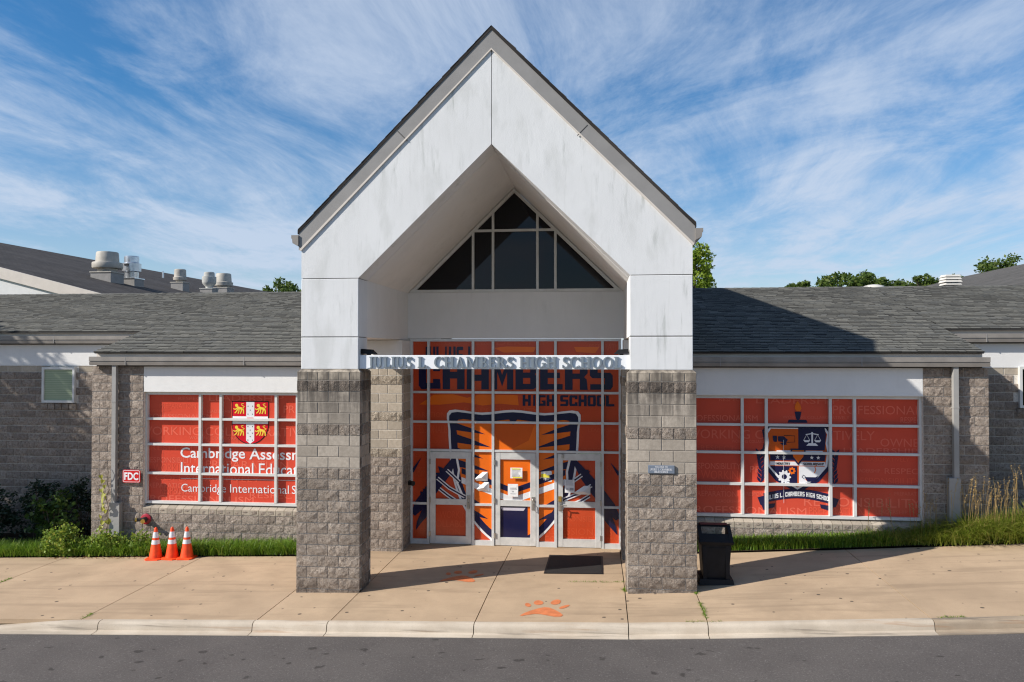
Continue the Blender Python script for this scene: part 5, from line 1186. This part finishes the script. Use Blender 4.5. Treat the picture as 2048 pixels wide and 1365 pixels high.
def clump(x, y, nb, ns, h, lab):
    z = g0(x)+.02; c = empty('grass_clump', (x, y, z), label=lab, cat='grass clump', group='tall seeding grass clumps')
    X = x+NR.normal(0, .16, nb); Y = y+NR.normal(0, .09, nb); blades(X, Y, np.full(nb, z), h*.62, .012, 1.05, 'grass_dry', 'blades', c)
    b = MB(); hd = []
    for i in range(ns):
        a = random.uniform(-.5, .75); hh = h*random.uniform(.75, 1.2); px_, py_ = x+random.gauss(0, .2), y+random.gauss(0, .08); dx, dy = math.cos(a*2)*a*.35, random.uniform(-.15, .1)
        pts = [(px_+dx*t*t, py_+dy*t*t, z+hh*t*(1-.05*t)) for t in (0, .35, .7, .9)]+[(px_+dx*1.35, py_+dy, z+hh*.93)]
        b.tube(pts, [.0045, .004, .0035, .003, .002], 4)
        for k in range(16):
            t = .72+.28*k/15; j = t*t; hd.append((px_+dx*j*1.15+random.gauss(0, .010), py_+dy*j+random.gauss(0, .008), z+hh*t*.98+random.gauss(0, .012)))
    b.build('stalks', 'straw', c)['kind'] = 'stuff'
    V, F = leaves(np.array(hd), .035, .4, .8); fast_mesh('seed_heads', V, F, 'straw', c, (x, y, z), 'stuff')
clump(6.75, 3.0, 220, 10, .95, 'sparse seeding grass left of the right downspout'); clump(7.55, 2.98, 800, 26, 1.2, 'dense yellow seeding grass clump before the right downspout'); clump(8.75, 3.05, 700, 22, 1.3, 'tall seeding grass clump past the right bay corner'); clump(9.7, 3.1, 700, 24, 1.2, 'seeding grass clump at the right picture edge')
clump(8.15, 2.95, 700, 18, 1.1, 'arching yellow grass clump right of the downspout')
clump(5.9, 3.05, 80, 5, .8, 'thin grass stalks rising before the right window corner')

def shrub(name, x, y, rx_, ry_, h, lab, mat, n, per, size, group, zb=None, aspect=.5):
    z = g0(x) if zb is None else zb; t = empty(name, (x, y, z), label=lab, cat='shrub', group=group); cs = []; b = MB()
    for i in range(n):
        a = random.uniform(0, 2*math.pi); q = math.sqrt(random.random()); hh = random.random()**.8; k = 1-.35*hh
        cs.append((x+rx_*q*k*math.cos(a), y+ry_*q*k*math.sin(a), z+.08+h*hh*(1-.25*q)))
    for c in cs[::3]: b.tube([(x+random.uniform(-.15, .15), y+random.uniform(-.1, .1), z-.03), (x*.4+c[0]*.6, y*.4+c[1]*.6, z+(c[2]-z)*.6), c], [.014, .010, .004], 5)
    b.build('stems', 'bark', t); P = clumps(cs, [random.uniform(.12, .26) for _ in cs], per, flat_=.8, shell=.2); P = P[P[:, 2] > z]
    V, F = leaves(P, size, aspect, .25); fast_mesh('foliage', V, F, mat, t, (x, y, z), 'stuff'); return t
SG = 'shrubs in the far left corner'
shrub('evergreen_shrub', -15.6, 4.4, .95, .55, 1.5, 'dark evergreen shrub at the left picture edge', 'leaf_dark', 60, 900, .10, SG)
shrub('evergreen_shrub', -14.2, 4.45, .85, .55, 1.6, 'dark evergreen shrub below the small left window', 'leaf_dark', 60, 900, .10, SG)
shrub('evergreen_shrub', -12.95, 4.4, .75, .5, 1.5, 'dark evergreen shrub in the corner beside the left bay wall', 'leaf_dark', 52, 900, .10, SG)
shrub('vine_bush', -13.15, 3.55, .75, .35, 1.35, 'shaded large leaved vine growing over the dark shrubs', 'leaf_vine_dark', 40, 500, .12, SG, aspect=.85)
shrub('vine_bush', -12.35, 2.78, .52, .30, .62, 'bright yellow-green vine bush spilling onto the left pavement', 'leaf_vine', 46, 900, .065, SG, aspect=.85)
shrub('vine_bush', -11.35, 2.85, .60, .24, .42, 'low bright vine under the left downspout', 'leaf_vine', 36, 800, .065, SG, aspect=.85)
shrub('vine_bush', -10.5, 2.95, .45, .2, .36, 'low vine tangle left of the traffic cones', 'leaf_vine', 22, 700, .06, SG, aspect=.85)
# climbing vine on the downspout: single leaves
cv = empty('climbing_vine', (-11.45, 3.07, g0(-11.4)), label='thin vine with heart shaped leaves climbing the left downspout', cat='vine')
lf = bpy.data.meshes.new('leaf'); lf.from_pydata([(0, 0, 0), (.05, -.012, .025), (.055, -.02, -.03), (.03, -.015, -.075), (0, -.004, -.115), (-.03, -.015, -.075), (-.055, -.02, -.03), (-.05, -.012, .025)], [], [(0, 1, 2, 3, 4), (0, 4, 5, 6, 7)]); lf.materials.append(MATS['leaf_vine'])
pts = [(-11.43, 3.06, .0)]
for i in range(1, 18): pts.append((-11.44+.03*math.sin(i*1.7), 3.06+.02*math.cos(i), i*.105))
MB().tube(pts, .006, 5).build('stem', 'bark', cv)
for i in range(17):
    t = .15+1.5*(i/17)+random.uniform(-.04, .04); o = inst('leaf', lf, cv, (-11.46+random.uniform(-.13, .03), 3.03+random.uniform(-.05, .02), t), random.uniform(-.6, .6)); o.rotation_euler.x = random.uniform(-.5, .3); o.rotation_euler.y = random.uniform(-.6, .6); q = random.uniform(.7, 1.25); o.scale = (q, q, q)
# weeds in the joints and leaf litter by the bed
def weeds(seglist, n, h, lab, name='joint_weeds', mat='grass_lily'):
    X = []; Y = []
    for (x0, y0), (x1, y1), k in seglist:
        t = NR.random(k); X.append(x0+(x1-x0)*t+NR.normal(0, .012, k)); Y.append(y0+(y1-y0)*t+NR.normal(0, .012, k))
    X = np.concatenate(X); Y = np.concatenate(Y); Z = np.array([gz(a, b)-.01 for a, b in zip(X, Y)]); blades(X, Y, Z, h, .007, 1.1, mat, name, label=lab, cat='weeds')
weeds([((-12.15, .25), (-12.15, .95), 160), ((-8.85, -1.48), (-8.85, -1.2), 60), ((1.66, -1.35), (1.66, -.55), 170), ((1.64, -.1), (1.70, .05), 60), ((-.6, .741), (.43, .741), 110), ((1.3, -1.5), (1.9, -1.5), 50), ((5.1, -1.5), (5.45, -1.5), 70), ((6.2, -1.5), (6.9, -1.5), 50), ((.43, .1), (.40, .3), 70)], 0, .055, 'small green weeds sprouting from the pavement joints')
X, Y, Z = strip_pts(-12.5, -9.3, 2.45, 2.68, 260); V, F = leaves(np.stack([X, Y, Z+.0], 1), .05, .6, .0); V[:, 2] = np.interp(V[:, 0], GX, GZ)+.006+np.abs(V[:, 2]-np.interp(V[:, 0], GX, GZ))*.3
tag(fast_mesh('leaf_litter', V, F, 'litter', None, (-11, 2.55, -.2), 'stuff'), 'scattered brown leaf litter along the left grass edge', 'leaves')
